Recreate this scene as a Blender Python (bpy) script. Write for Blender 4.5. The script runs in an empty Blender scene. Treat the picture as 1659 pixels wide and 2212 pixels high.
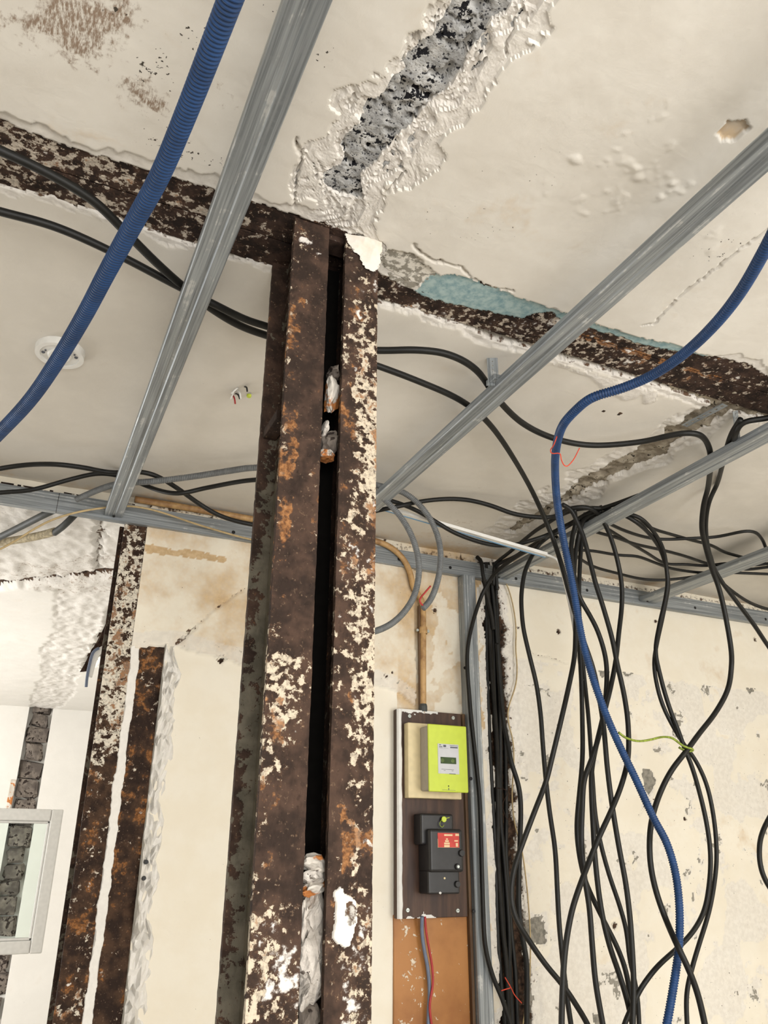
import bpy, bmesh, math, random
import numpy as np
from mathutils import Vector, Matrix

random.seed(7)
rng = np.random.default_rng(7)
SC = bpy.context.scene
COL = SC.collection

# ------------------------------------------------------------------ camera
EYE = 1.5                                   # eye height above the floor
F_PX, PITCH, YAW, ROLL = 1712.5, math.radians(23.384), math.radians(24.675), math.radians(0.241)
_F = np.array([math.sin(YAW) * math.cos(PITCH), math.cos(YAW) * math.cos(PITCH), math.sin(PITCH)])
_R0 = np.array([math.cos(YAW), -math.sin(YAW), 0.0])
_U0 = np.cross(_R0, _F)
_R = _R0 * math.cos(ROLL) + _U0 * math.sin(ROLL)
_U = -_R0 * math.sin(ROLL) + _U0 * math.cos(ROLL)
cam_d = bpy.data.cameras.new('camera')
cam_d.sensor_fit = 'VERTICAL'
cam_d.sensor_height = 24.0
cam_d.lens = F_PX * 24.0 / 2212.0
cam_d.clip_start = 0.02
cam = bpy.data.objects.new('camera', cam_d)
COL.objects.link(cam)
mw = Matrix.Identity(4)
for i in range(3):
    mw[i][0], mw[i][1], mw[i][2] = _R[i], _U[i], -_F[i]
mw[2][3] = EYE
cam.matrix_world = mw
SC.camera = cam

# ------------------------------------------------------------------ light
SC.view_settings.view_transform = 'Standard'
SC.view_settings.look = 'None'
SC.view_settings.gamma = 1.0
SC.view_settings.use_curve_mapping = False
SC.view_settings.exposure = -0.38
SC.cycles.adaptive_threshold = 0.12
SC.cycles.max_bounces = 4
SC.cycles.diffuse_bounces = 2
SC.cycles.glossy_bounces = 2
SC.cycles.transmission_bounces = 3
SC.cycles.caustics_reflective = False
SC.cycles.caustics_refractive = False
world = bpy.data.worlds.new('world')
SC.world = world
world.use_nodes = True
wb = world.node_tree.nodes['Background']
wb.inputs[0].default_value = (0.80, 0.88, 1.0, 1)
wb.inputs[1].default_value = 1.2
world.cycles.sampling_method = 'NONE'


def window_light(name, loc, rot, sx, sy, power, col):
    l = bpy.data.lights.new(name, 'AREA')
    l.shape = 'RECTANGLE'
    l.size, l.size_y = sx, sy
    l.energy = power
    l.color = col
    o = bpy.data.objects.new(name, l)
    o.location = loc
    o.rotation_euler = rot
    COL.objects.link(o)
    return o


# daylight entering by the windows behind the camera and by the window of the next room
window_light('daylight_front_a', (-0.1, -1.66, 1.42), (math.radians(90), 0, 0), 1.5, 1.75, 80, (1.0, 0.975, 0.935))
window_light('daylight_front_b', (2.2, -1.66, 1.42), (math.radians(90), 0, 0), 1.5, 1.75, 100, (1.0, 0.975, 0.935))
window_light('daylight_next_room', (-2.36, 4.6, 1.45), (0, math.radians(-90), 0), 1.7, 2.4, 150, (1.0, 0.985, 0.96))


# ------------------------------------------------------------------ pixel -> place helpers
def _ray(x, y):
    return _F * F_PX + _R * (x - 829.5) - _U * (y - 1106.0)


def atY(x, y, Y):
    d = _ray(x, y)
    p = d * (Y / d[1])
    return np.array([p[0], p[1], p[2] + EYE])


def atZ(x, y, z):
    """z is measured from eye height"""
    d = _ray(x, y)
    p = d * (z / d[2])
    return np.array([p[0], p[1], p[2] + EYE])


def at(x, y, v):
    return atY(x, y, v) if v > 1.045 else atZ(x, y, v)


def run(pts, reach=0.9):
    """measured points of a run; a run that leaves the view goes on: sideways if it leaves at a side, down if below"""
    W = [at(*p) for p in pts]

    def beyond(px, a, b):
        d = a - b
        if px[1] > 2200:
            d = np.array([0.25 * d[0] / (abs(d[2]) + 1e-6), 0.0, -1.0]) * 0.6
            return a + d
        if px[0] < 0 or px[0] > 1659 or px[1] < 0:
            d[2] = 0
            d = d / (np.linalg.norm(d) + 1e-9) * reach
            e = a + d
            e[0] = min(max(e[0], -2.2), 3.5)
            e[1] = min(e[1], 2.3) if a[1] < 2.4 else e[1]
            return e
        return None
    e1 = beyond(pts[-1], W[-1], W[-2])
    e0 = beyond(pts[0], W[0], W[1])
    if e1 is not None:
        a = W[-1]
        W += [a + (e1 - a) * k for k in (0.1, 0.25, 0.5, 1.0)]
    if e0 is not None:
        a = W[0]
        W = [a + (e0 - a) * k for k in (1.0, 0.5, 0.25, 0.1)] + W
    return W


def srgb(r, g, b):
    def f(c):
        c = c / 255.0
        return c / 12.92 if c <= 0.04045 else ((c + 0.055) / 1.055) ** 2.4
    return (f(r), f(g), f(b), 1.0)


# ------------------------------------------------------------------ numpy noise
def _hash(ix, iy, seed):
    h = (ix.astype(np.int64) * 374761393 + iy.astype(np.int64) * 668265263 + seed * 1442695041) & 0x7fffffff
    h = (h ^ (h >> 13)) * 1274126177 & 0x7fffffff
    return ((h ^ (h >> 16)) & 0xffff) / 65535.0


def vnoise(x, y, seed=0):
    x = np.asarray(x, float)
    y = np.asarray(y, float)
    x, y = np.broadcast_arrays(x, y)
    ix, iy = np.floor(x), np.floor(y)
    fx, fy = x - ix, y - iy
    fx = fx * fx * (3 - 2 * fx)
    fy = fy * fy * (3 - 2 * fy)
    a = _hash(ix, iy, seed)
    b = _hash(ix + 1, iy, seed)
    c = _hash(ix, iy + 1, seed)
    d = _hash(ix + 1, iy + 1, seed)
    return (a * (1 - fx) + b * fx) * (1 - fy) + (c * (1 - fx) + d * fx) * fy


def fbm(x, y, octv=4, seed=0, rough=0.5):
    s, a, t = 0.0, 1.0, 0.0
    for i in range(octv):
        s = s + a * vnoise(np.asarray(x) * 2 ** i + 17.3 * i, np.asarray(y) * 2 ** i + 9.1 * i, seed + i)
        t += a
        a *= rough
    return s / t                              # 0..1


def sstep(a, b, x):
    t = np.clip((x - a) / (b - a), 0, 1)
    return t * t * (3 - 2 * t)


def inpoly(x, y, poly):
    r = np.zeros(x.shape, bool)
    n = len(poly)
    for i in range(n):
        x0, y0 = poly[i][:2]
        x1, y1 = poly[(i + 1) % n][:2]
        if y0 == y1:
            continue
        c = ((y0 > y) != (y1 > y)) & (x < (x1 - x0) * (y - y0) / (y1 - y0) + x0)
        r ^= c
    return r


def segdist(x, y, pts):
    d = np.full(x.shape, 1e9)
    for (x0, y0), (x1, y1) in zip(pts[:-1], pts[1:]):
        dx, dy = x1 - x0, y1 - y0
        L = dx * dx + dy * dy + 1e-12
        t = np.clip(((x - x0) * dx + (y - y0) * dy) / L, 0, 1)
        d = np.minimum(d, np.hypot(x - x0 - t * dx, y - y0 - t * dy))
    return d


# ------------------------------------------------------------------ mesh helpers
def new_obj(name, me, mat=None, parent=None):
    o = bpy.data.objects.new(name, me)
    COL.objects.link(o)
    if mat is not None:
        me.materials.append(mat)
    if parent is not None:
        o.parent = parent
        if parent.type == 'EMPTY':
            o.matrix_parent_inverse = Matrix.Translation(parent.location).inverted()
    return o


def raw_mesh(name, V, quads, tris=None, attrs=None, smooth=False):
    me = bpy.data.meshes.new(name)
    V = np.asarray(V, np.float32).reshape(-1, 3)
    quads = np.asarray(quads, np.int32).reshape(-1, 4)
    me.vertices.add(len(V))
    me.vertices.foreach_set('co', V.ravel())
    li = quads.ravel()
    starts = np.arange(len(quads), dtype=np.int32) * 4
    if tris is not None and len(tris):
        tris = np.asarray(tris, np.int32).reshape(-1, 3)
        starts = np.concatenate([starts, len(li) + np.arange(len(tris), dtype=np.int32) * 3])
        li = np.concatenate([li, tris.ravel()])
    me.loops.add(len(li))
    me.loops.foreach_set('vertex_index', li.astype(np.int32))
    me.polygons.add(len(starts))
    me.polygons.foreach_set('loop_start', starts.astype(np.int32))
    me.update(calc_edges=True)
    me.validate()
    me.polygons.foreach_set('use_smooth', np.full(len(me.polygons), bool(smooth)))
    for k, a in (attrs or {}).items():
        at_ = me.attributes.new(k, 'FLOAT', 'POINT')
        at_.data.foreach_set('value', np.asarray(a, np.float32).ravel())
    me.update()
    return me


def grid_quads(nv, nu, wrap_u=False):
    j, i = np.meshgrid(np.arange(nv - 1), np.arange(nu if wrap_u else nu - 1), indexing='ij')
    i2 = (i + 1) % nu
    return np.stack([j * nu + i, j * nu + i2, (j + 1) * nu + i2, (j + 1) * nu + i], -1).reshape(-1, 4)


def grid_obj(name, P, mat, parent=None, attrs=None, smooth=True, flip=False):
    nv, nu = P.shape[:2]
    q = grid_quads(nv, nu)
    if flip:
        q = q[:, ::-1]
    return new_obj(name, raw_mesh(name, P.reshape(-1, 3), q, attrs=attrs, smooth=smooth), mat, parent)


def box(name, lo, hi, mat, parent=None, bevel=0.0, segs=2, rot=None, pivot=None, jitter=0.0, cuts=0, seed=1):
    bm = bmesh.new()
    bmesh.ops.create_cube(bm, size=1.0)
    lo, hi = np.array(lo, float), np.array(hi, float)
    c, s = (lo + hi) / 2, hi - lo
    for v in bm.verts:
        v.co = Vector((v.co.x * s[0], v.co.y * s[1], v.co.z * s[2]))
    if cuts:
        bmesh.ops.subdivide_edges(bm, edges=bm.edges[:], cuts=cuts, use_grid_fill=True)
    if bevel > 0:
        bmesh.ops.bevel(bm, geom=bm.edges[:] if not cuts else [e for e in bm.edges if e.calc_face_angle(0) > 1], offset=bevel, segments=segs, profile=0.5, affect='EDGES')
    if jitter:
        r = random.Random(seed)
        for v in bm.verts:
            v.co += Vector((r.uniform(-1, 1), r.uniform(-1, 1), r.uniform(-1, 1))) * jitter
    if rot is not None:
        m = rot.to_4x4() if hasattr(rot, 'to_4x4') else rot
        bmesh.ops.transform(bm, matrix=m, verts=bm.verts)
    bmesh.ops.translate(bm, vec=Vector(c), verts=bm.verts)
    me = bpy.data.meshes.new(name)
    bm.to_mesh(me)
    bm.free()
    return new_obj(name, me, mat, parent)


def boxes(name, lst, mat, parent=None):
    """several touching boxes of ONE part in one mesh"""
    V, Q = [], []
    for lo, hi in lst:
        b = len(V)
        for z in (lo[2], hi[2]):
            for (x, y) in ((lo[0], lo[1]), (hi[0], lo[1]), (hi[0], hi[1]), (lo[0], hi[1])):
                V.append((x, y, z))
        Q += [[b, b + 3, b + 2, b + 1], [b + 4, b + 5, b + 6, b + 7]]
        for k in range(4):
            k2 = (k + 1) % 4
            Q.append([b + k, b + k2, b + 4 + k2, b + 4 + k])
    return new_obj(name, raw_mesh(name, V, Q), mat, parent)


def disc(name, c, n, r, h, mat, parent=None, seg=16, r2=None):
    """short cylinder, from c along direction n, height h"""
    n = Vector(n).normalized()
    t = n.orthogonal().normalized()
    b = n.cross(t)
    c = Vector(c)
    r2 = r if r2 is None else r2
    V, Q, T = [], [], []
    for (rr, hh) in ((r, 0.0), (r, h * 0.7), (r2 * 0.85, h)):
        for k in range(seg):
            a = 2 * math.pi * k / seg
            V.append(c + t * (rr * math.cos(a)) + b * (rr * math.sin(a)) + n * hh)
    for l in range(2):
        for k in range(seg):
            k2 = (k + 1) % seg
            Q.append([l * seg + k, l * seg + k2, (l + 1) * seg + k2, (l + 1) * seg + k])
    V.append(c + n * h)
    for k in range(seg):
        T.append([2 * seg + k, 2 * seg + (k + 1) % seg, 3 * seg])
    return new_obj(name, raw_mesh(name, [tuple(v) for v in V], Q, T), mat, parent)


def catmull(pts, per=10):
    P = [np.asarray(p, float) for p in pts]
    P = [2 * P[0] - P[1]] + P + [2 * P[-1] - P[-2]]
    out = []
    for i in range(1, len(P) - 2):
        p0, p1, p2, p3 = P[i - 1:i + 3]
        # centripetal-like tension kept simple
        for k in range(per):
            t = k / per
            out.append(0.5 * ((2 * p1) + (-p0 + p2) * t + (2 * p0 - 5 * p1 + 4 * p2 - p3) * t * t + (-p0 + 3 * p1 - 3 * p2 + p3) * t ** 3))
    out.append(P[-2])
    return np.array(out)


def resample(C, step):
    s = np.concatenate([[0], np.cumsum(np.linalg.norm(np.diff(C, axis=0), axis=1))])
    n = max(3, int(s[-1] / step) + 1)
    t = np.linspace(0, s[-1], n)
    return np.stack([np.interp(t, s, C[:, k]) for k in range(3)], 1), t


def frames(C):
    T = np.gradient(C, axis=0)
    T /= np.linalg.norm(T, axis=1)[:, None] + 1e-12
    a = np.array([0, 0, 1.0]) if abs(T[0][2]) < 0.9 else np.array([1.0, 0, 0])
    N = np.cross(T[0], a)
    N /= np.linalg.norm(N)
    Ns = [N]
    for i in range(1, len(C)):
        v = Ns[-1] - T[i] * np.dot(Ns[-1], T[i])
        Ns.append(v / (np.linalg.norm(v) + 1e-12))
    Ns = np.array(Ns)
    return T, Ns, np.cross(T, Ns)


def smooth_curve(C, it=3):
    for _ in range(it):
        D = C.copy()
        D[1:-1] = C[1:-1] * 0.5 + (C[:-2] + C[2:]) * 0.25
        C = D
    return C


def tube_mesh(name, pts, r, seg=8, step=0.008, pitch=None, depth=0.0, sm=6, flat=1.0):
    C, t = resample(catmull(pts), step if pitch is None else 0.008)
    C = smooth_curve(C, sm)
    if pitch:
        C, t = resample(C, pitch / 5.0)
    T, N, B = frames(C)
    rad = np.full(len(C), r)
    if pitch:
        ph = (t / pitch) % 1.0
        rad = r - depth * (ph > 0.58)
    a = np.linspace(0, 2 * math.pi, seg, endpoint=False)
    ring = N[:, None, :] * np.cos(a)[None, :, None] + flat * B[:, None, :] * np.sin(a)[None, :, None]
    V = C[:, None, :] + ring * rad[:, None, None]
    n = len(C)
    q = grid_quads(n, seg, wrap_u=True)
    V = V.reshape(-1, 3)
    V = np.concatenate([V, C[:1], C[-1:]])
    tris = []
    for k in range(seg):
        tris.append([(k + 1) % seg, k, n * seg])
        tris.append([(n - 1) * seg + k, (n - 1) * seg + (k + 1) % seg, n * seg + 1])
    return raw_mesh(name, V, q, tris, smooth=True)


def tube(name, pts, r, mat, parent=None, **kw):
    return new_obj(name, tube_mesh(name, pts, r, **kw), mat, parent)


def tag(o, label, cat, group=None):
    o['label'] = label
    o['category'] = cat
    if group:
        o['group'] = group
    return o


def thing(name, loc, label, cat, group=None):
    o = bpy.data.objects.new(name, None)
    o.location = [float(v) for v in loc]
    o.empty_display_size = 0.05
    COL.objects.link(o)
    return tag(o, label, cat, group)


def struct(o):
    o['kind'] = 'structure'
    return o


# ------------------------------------------------------------------ materials
class Mat:
    def __init__(self, name, rough=0.8, spec=0.3, metal=0.0):
        self.m = bpy.data.materials.new(name)
        self.m.use_nodes = True
        self.nt = self.m.node_tree
        self.b = self.nt.nodes['Principled BSDF']
        self.b.inputs['Roughness'].default_value = rough
        self.b.inputs['Specular IOR Level'].default_value = spec
        self.b.inputs['Metallic'].default_value = metal
        self.tc = self.nt.nodes.new('ShaderNodeTexCoord').outputs['Object']

    def node(self, t, **kw):
        n = self.nt.nodes.new(t)
        for k, v in kw.items():
            setattr(n, k, v)
        return n

    def link(self, a, b):
        self.nt.links.new(a, b)

    def put(self, sock, v):
        if isinstance(v, (int, float, tuple, list)):
            sock.default_value = v
        else:
            self.link(v, sock)

    def vec(self, sx, sy, sz):
        n = self.node('ShaderNodeMapping')
        self.link(self.tc, n.inputs['Vector'])
        n.inputs['Scale'].default_value = (sx, sy, sz)
        return n.outputs[0]

    def noise(self, scale, detail=4, rough=0.55, vec=None, dist=0.0):
        n = self.node('ShaderNodeTexNoise')
        self.link(vec if vec is not None else self.tc, n.inputs['Vector'])
        n.inputs['Scale'].default_value = scale
        n.inputs['Detail'].default_value = detail
        n.inputs['Roughness'].default_value = rough
        n.inputs['Distortion'].default_value = dist
        return n.outputs['Fac']

    def voro(self, scale, feature='F1', rand=1.0, vec=None):
        n = self.node('ShaderNodeTexVoronoi', feature=feature)
        self.link(vec if vec is not None else self.tc, n.inputs['Vector'])
        n.inputs['Scale'].default_value = scale
        n.inputs['Randomness'].default_value = rand
        return n.outputs['Distance']

    def attr(self, name):
        n = self.node('ShaderNodeAttribute')
        n.attribute_name = name
        return n.outputs['Fac']

    def math(self, op, a, b=0.0, clamp=False):
        n = self.node('ShaderNodeMath', operation=op)
        n.use_clamp = clamp
        self.put(n.inputs[0], a)
        self.put(n.inputs[1], b)
        return n.outputs[0]

    def step(self, a, lo, hi):
        n = self.node('ShaderNodeMapRange', interpolation_type='SMOOTHSTEP')
        self.put(n.inputs['Value'], a)
        n.inputs['From Min'].default_value = lo
        n.inputs['From Max'].default_value = hi
        return n.outputs['Result']

    def mix(self, f, a, b, mode='MIX'):
        n = self.node('ShaderNodeMix', data_type='RGBA', blend_type=mode)
        self.put(n.inputs[0], f)
        self.put(n.inputs[6], a)
        self.put(n.inputs[7], b)
        return n.outputs[2]

    def bump(self, h, strength=0.3, dist=0.003):
        n = self.node('ShaderNodeBump')
        n.inputs['Strength'].default_value = strength
        n.inputs['Distance'].default_value = dist
        self.link(h, n.inputs['Height'])
        self.link(n.outputs[0], self.b.inputs['Normal'])

    def color(self, c):
        self.put(self.b.inputs['Base Color'], c)

    def rough(self, r):
        self.put(self.b.inputs['Roughness'], r)


def mat_plain(name, col, rough=0.5, spec=0.4, metal=0.0, var=0.12, scale=60):
    m = Mat(name, rough, spec, metal)
    dark = tuple(c * (1 - var * 2) for c in col[:3]) + (1,)
    if var <= 0.06:
        m.color(m.mix(m.step(m.noise(scale, 0), 0.3, 0.7), dark, col))
    else:
        m.color(m.mix(m.step(m.noise(scale, 1), 0.35, 0.65), dark, col))
    return m.m


def mat_rust(name, dark1=(38, 26, 22), dark2=(74, 52, 42), paintc=(202, 186, 162), oc1=(100, 64, 38), oc2=(170, 120, 76)):
    m = Mat(name, 0.85, 0.2)
    n_f = m.noise(62, 6, 0.66)
    n_b = m.noise(190, 2, 0.6)
    n_m = m.noise(24, 3, 0.6)
    f = m.math('SUBTRACT', n_f, 0.5)
    g = m.math('SUBTRACT', n_m, 0.5)
    base = m.mix(m.step(n_m, 0.38, 0.64), srgb(*dark1), srgb(*dark2))
    base = m.mix(m.math('MULTIPLY', m.step(n_b, 0.62, 0.76), 0.7), base, srgb(126, 104, 84))
    base = m.mix(m.math('MULTIPLY', m.step(n_f, 0.40, 0.30), 0.6), base, srgb(34, 25, 20))
    cov = m.math('ADD', m.attr('paint'), m.math('MULTIPLY', f, 2.6))
    halo = m.step(cov, 0.34, 0.47)
    pm = m.step(cov, 0.47, 0.53)
    om = m.step(m.math('ADD', m.attr('orange'), m.math('ADD', m.math('MULTIPLY', g, 1.7), m.math('MULTIPLY', f, 1.3))), 0.45, 0.60)
    orange = m.mix(m.step(n_b, 0.3, 0.7), srgb(*oc1), srgb(*oc2))
    col = m.mix(m.math('MULTIPLY', halo, 0.5), base, srgb(98, 72, 54))
    paint = m.mix(m.step(n_b, 0.42, 0.72), srgb(*paintc), srgb(*[int(c * 0.76) for c in paintc]))
    col = m.mix(pm, col, paint)
    col = m.mix(m.math('MULTIPLY', om, 0.85), col, orange)
    wm = m.step(m.math('ADD', m.attr('white'), m.math('SUBTRACT', m.math('MULTIPLY', g, 1.8), m.math('MULTIPLY', f, 1.2))), 0.46, 0.62)
    col = m.mix(m.math('MULTIPLY', wm, 0.92), col, srgb(230, 224, 216))
    gm = m.step(m.math('SUBTRACT', m.attr('olive'), m.math('MULTIPLY', f, 1.7)), 0.46, 0.53)
    col = m.mix(gm, col, m.mix(m.step(n_m, 0.35, 0.65), srgb(92, 87, 75), srgb(116, 109, 95)))
    m.color(col)
    m.bump(m.math('ADD', m.math('MULTIPLY', pm, 0.35), n_f), 0.7, 0.004)
    return m.m


def mat_plaster(name, c1, c2, c3=None):
    """painted plaster with attribute-driven wear: torn, stain, mold, blue, grey, ochre, dirt"""
    m = Mat(name, 0.85, 0.2)
    n_m = m.noise(7, 4, 0.6)
    n_f = m.noise(62, 5, 0.62)
    g_ = m.math('SUBTRACT', n_m, 0.5)
    f = m.math('SUBTRACT', n_f, 0.5)
    fm = m.step(n_f, 0.36, 0.64)
    col = m.mix(m.step(n_m, 0.35, 0.68), srgb(*c1), srgb(*c2))
    col = m.mix(m.math('MULTIPLY', m.step(n_m, 0.55, 0.75), 0.35), col, srgb(*(c3 or c2)))
    oc = m.math('ADD', m.attr('ochre'), m.math('ADD', m.math('MULTIPLY', g_, 1.5), m.math('MULTIPLY', f, 0.4)))
    col = m.mix(m.math('MULTIPLY', m.step(oc, 0.3, 0.98), 0.9), col, m.mix(fm, srgb(190, 156, 110), srgb(208, 178, 134)))
    tn = m.attr('torn')
    col = m.mix(tn, col, m.mix(fm, srgb(216, 210, 202), srgb(234, 229, 221)))
    col = m.mix(m.attr('blue'), col, m.mix(m.step(n_f, 0.3, 0.66), srgb(124, 154, 160), srgb(170, 190, 188)))
    gr = m.noise(1.0, 2, 0.7, vec=m.vec(320, 90, 90))
    sc = m.math('ADD', m.attr('stain'), m.math('ADD', m.math('MULTIPLY', f, 1.5), m.math('MULTIPLY', g_, 0.7)))
    col = m.mix(m.math('MULTIPLY', m.step(sc, 0.42, 0.75), m.step(gr, 0.28, 0.62)), col, srgb(150, 130, 112))
    gc = m.math('ADD', m.attr('grey'), m.math('MULTIPLY', f, 0.9))
    col = m.mix(m.step(gc, 0.47, 0.56), col, m.mix(fm, srgb(122, 118, 108), srgb(156, 150, 138)))
    dc = m.math('ADD', m.attr('dirt_dark'), m.math('MULTIPLY', f, 1.6))
    col = m.mix(m.step(dc, 0.42, 0.72), col, m.mix(fm, srgb(42, 32, 26), srgb(94, 72, 56)))
    mc = m.math('ADD', m.attr('mold'), m.math('MULTIPLY', m.math('SUBTRACT', m.noise(130, 2, 0.6), 0.5), 2.2))
    col = m.mix(m.step(mc, 0.6, 0.74), col, srgb(74, 68, 60))
    m.color(col)
    m.bump(m.math('MULTIPLY', n_f, m.math('ADD', 0.35, m.math('MULTIPLY', tn, 1.6))), 0.4, 0.004)
    return m.m


def mat_concrete(name, c1, c2, pit, pscale=95, thr=0.6, fine=False):
    m = Mat(name, 0.95, 0.15)
    p = m.noise(pscale, 3, 0.6)
    p2 = m.noise(pscale * 0.36, 2, 0.6)
    col = m.mix(m.step(p2, 0.35, 0.65), srgb(*c1), srgb(*c2))
    pm = m.step(m.math('ADD', p, m.math('MULTIPLY', m.math('SUBTRACT', p2, 0.5), 0.6)), thr - 0.02, thr + 0.03)
    if fine:
        v = m.voro(190)
        fp = m.step(m.math('SUBTRACT', v, m.math('MULTIPLY', m.math('SUBTRACT', p, 0.5), 1.1)), 0.30, 0.20)
        col = m.mix(m.math('MULTIPLY', fp, 0.85), col, srgb(*[int(c * 1.6) for c in pit]))
    col = m.mix(pm, col, srgb(*pit))
    m.color(col)
    m.bump(m.math('SUBTRACT', 1.0, p), 0.8, 0.006)
    return m.m


def mat_galv(name, along='Y'):
    m = Mat(name, 0.45, 0.5, 0.35)
    sx = {'X': (3, 160, 160), 'Y': (160, 3, 160), 'Z': (160, 160, 3)}[along]
    st = m.noise(1.0, 3, 0.65, vec=m.vec(*sx))
    bl = m.noise(26, 3, 0.65)
    col = m.mix(m.step(st, 0.34, 0.64), srgb(118, 123, 126), srgb(162, 167, 169))
    col = m.mix(m.math('MULTIPLY', m.step(bl, 0.48, 0.66), 0.5), col, srgb(140, 144, 146))
    sc = m.step(m.math('ADD', st, m.math('MULTIPLY', m.math('SUBTRACT', bl, 0.5), 0.9)), 0.62, 0.76)
    col = m.mix(m.math('MULTIPLY', sc, 0.6), col, srgb(216, 217, 214))
    m.color(col)
    m.rough(m.math('ADD', 0.34, m.math('MULTIPLY', st, 0.25)))
    return m.m


M_RUST = mat_rust('rust_column', (50, 39, 33), (78, 60, 50), (206, 192, 170))
M_RUSTB = mat_rust('rust_beam', (36, 27, 23), (66, 50, 42), (196, 184, 168))
M_RUSTW = mat_rust('rust_rear_column', (46, 34, 28), (78, 58, 44), (222, 212, 194), (96, 62, 36), (160, 108, 62))
M_CEIL = mat_plaster('ceiling_plaster', (225, 219, 208), (232, 227, 217), (216, 208, 194))
M_CEIL_DIM = mat_plaster('ceiling_plaster_rear_dim', (220, 214, 203), (227, 221, 210), (212, 204, 191))  # front-bay plaster toned down; the rear bay's dimmer light is put into the colour
M_WALL = mat_plaster('wall_paint', (236, 227, 208), (240, 233, 217), (229, 218, 198))
M_NEXT = mat_plaster('next_room_plaster', (238, 234, 226), (242, 238, 230), (230, 222, 210))
M_CONC = mat_concrete('exposed_concrete', (158, 158, 157), (204, 203, 200), (34, 34, 38), 88, 0.585, True)
M_MORT = mat_concrete('exposed_mortar', (138, 128, 112), (176, 166, 148), (66, 60, 52), 80, 0.64)
M_BRICKG = mat_concrete('soot_brick', (96, 88, 82), (136, 126, 116), (58, 50, 46), 40, 0.60)
M_LUMP = mat_concrete('mortar_lump', (186, 178, 168), (216, 208, 198), (120, 110, 102), 70, 0.68)
M_BRICKO = mat_concrete('orange_brick', (206, 196, 182), (232, 224, 212), (198, 128, 74), 26, 0.54)
M_GALVY = mat_galv('galvanised_along_y', 'Y')
M_GALVX = mat_galv('galvanised_along_x', 'X')
M_GALVZ = mat_galv('galvanised_along_z', 'Z')
M_CABLE = mat_plain('black_cable', srgb(21, 21, 19), 0.5, 0.35, var=0.2, scale=30)
M_CABLE2 = mat_plain('black_cable_dusty', srgb(34, 32, 28), 0.6, 0.3, var=0.2, scale=30)
M_BLUE = mat_plain('blue_conduit', srgb(29, 66, 114), 0.45, 0.45, var=0.12, scale=24)
M_GREY = mat_plain('grey_conduit', srgb(112, 114, 114), 0.5, 0.4, var=0.1)
M_GREYD = mat_plain('dark_grey_tube', srgb(72, 74, 72), 0.55, 0.35, var=0.1)
M_WHITEP = mat_plain('white_plastic', srgb(236, 234, 228), 0.4, 0.4, var=0.02)
M_BLUEF = mat_plain('blue_film', srgb(120, 168, 206), 0.35, 0.4, var=0.05)
M_BEIGE = mat_plain('beige_wire', srgb(196, 172, 128), 0.6, 0.3, var=0.1)
M_WRAP = mat_plain('beige_wrap', srgb(186, 172, 142), 0.8, 0.2, var=0.2, scale=90)
M_REDS = mat_plain('red_string', srgb(222, 84, 62), 0.7, 0.2, var=0.05)
M_REDW = mat_plain('red_wire', srgb(176, 54, 54), 0.45, 0.4, var=0.05)
M_GREYW = mat_plain('grey_blue_wire', srgb(112, 122, 142), 0.45, 0.4, var=0.05)
M_GRNW = mat_plain('green_yellow_wire', srgb(150, 168, 62), 0.5, 0.4, var=0.25, scale=200)
M_LIME = mat_plain('lime_plastic', srgb(202, 218, 74), 0.4, 0.4, var=0.02)
M_METER = mat_plain('meter_grey', srgb(176, 168, 156), 0.5, 0.4, var=0.03)
M_CREAMP = mat_plain('cream_plastic', srgb(226, 208, 164), 0.5, 0.4, var=0.04)
M_LABELG = mat_plain('label_grey', srgb(204, 204, 206), 0.4, 0.4, var=0.02)
M_PRINT = mat_plain('print_dark', srgb(96, 98, 104), 0.6, 0.2, var=0.02)
M_LCD = mat_plain('lcd', srgb(62, 82, 46), 0.2, 0.5, var=0.06)
M_LCD2 = mat_plain('lcd_segment', srgb(92, 112, 60), 0.2, 0.5, var=0.03)
M_BAKE = mat_plain('black_bakelite', srgb(34, 33, 34), 0.38, 0.5, var=0.1)
M_REDL = mat_plain('red_label', srgb(206, 74, 66), 0.5, 0.3, var=0.05)
M_CREAML = mat_plain('cream_print', srgb(236, 206, 162), 0.5, 0.3, var=0.03)
M_SCREW = mat_plain('zinc_screw', srgb(196, 202, 196), 0.35, 0.5, 0.5, var=0.05)
M_BLACKS = mat_plain('black_screw', srgb(24, 24, 26), 0.5, 0.4, var=0.05)
M_BLACK = mat_plain('flat_black', srgb(18, 16, 14), 0.95, 0.1, var=0.1)
M_DARKW = mat_plain('rotten_wood', srgb(66, 50, 42), 0.95, 0.1, var=0.3, scale=80)
M_WHITEPAINT = mat_plain('white_gloss_paint', srgb(226, 224, 218), 0.45, 0.4, var=0.03)
M_FLOOR = mat_concrete('floor_screed', (184, 176, 164), (202, 194, 182), (156, 148, 138), 20, 0.66)

# brown stained board
_m = Mat('brown_board', 0.5, 0.4)
_g = _m.noise(1.0, 5, 0.6, vec=_m.vec(40, 40, 5))
_m.color(_m.mix(_m.step(_g, 0.35, 0.65), srgb(56, 38, 30), srgb(84, 60, 46)))
_m.bump(_g, 0.15, 0.002)
M_BOARD = _m.m
_m = Mat('brown_batten', 0.6, 0.3)
_g = _m.noise(1.0, 5, 0.6, vec=_m.vec(60, 60, 5))
_m.color(_m.mix(_m.step(_g, 0.35, 0.65), srgb(84, 62, 44), srgb(118, 92, 66)))
M_BATTEN = _m.m
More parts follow.
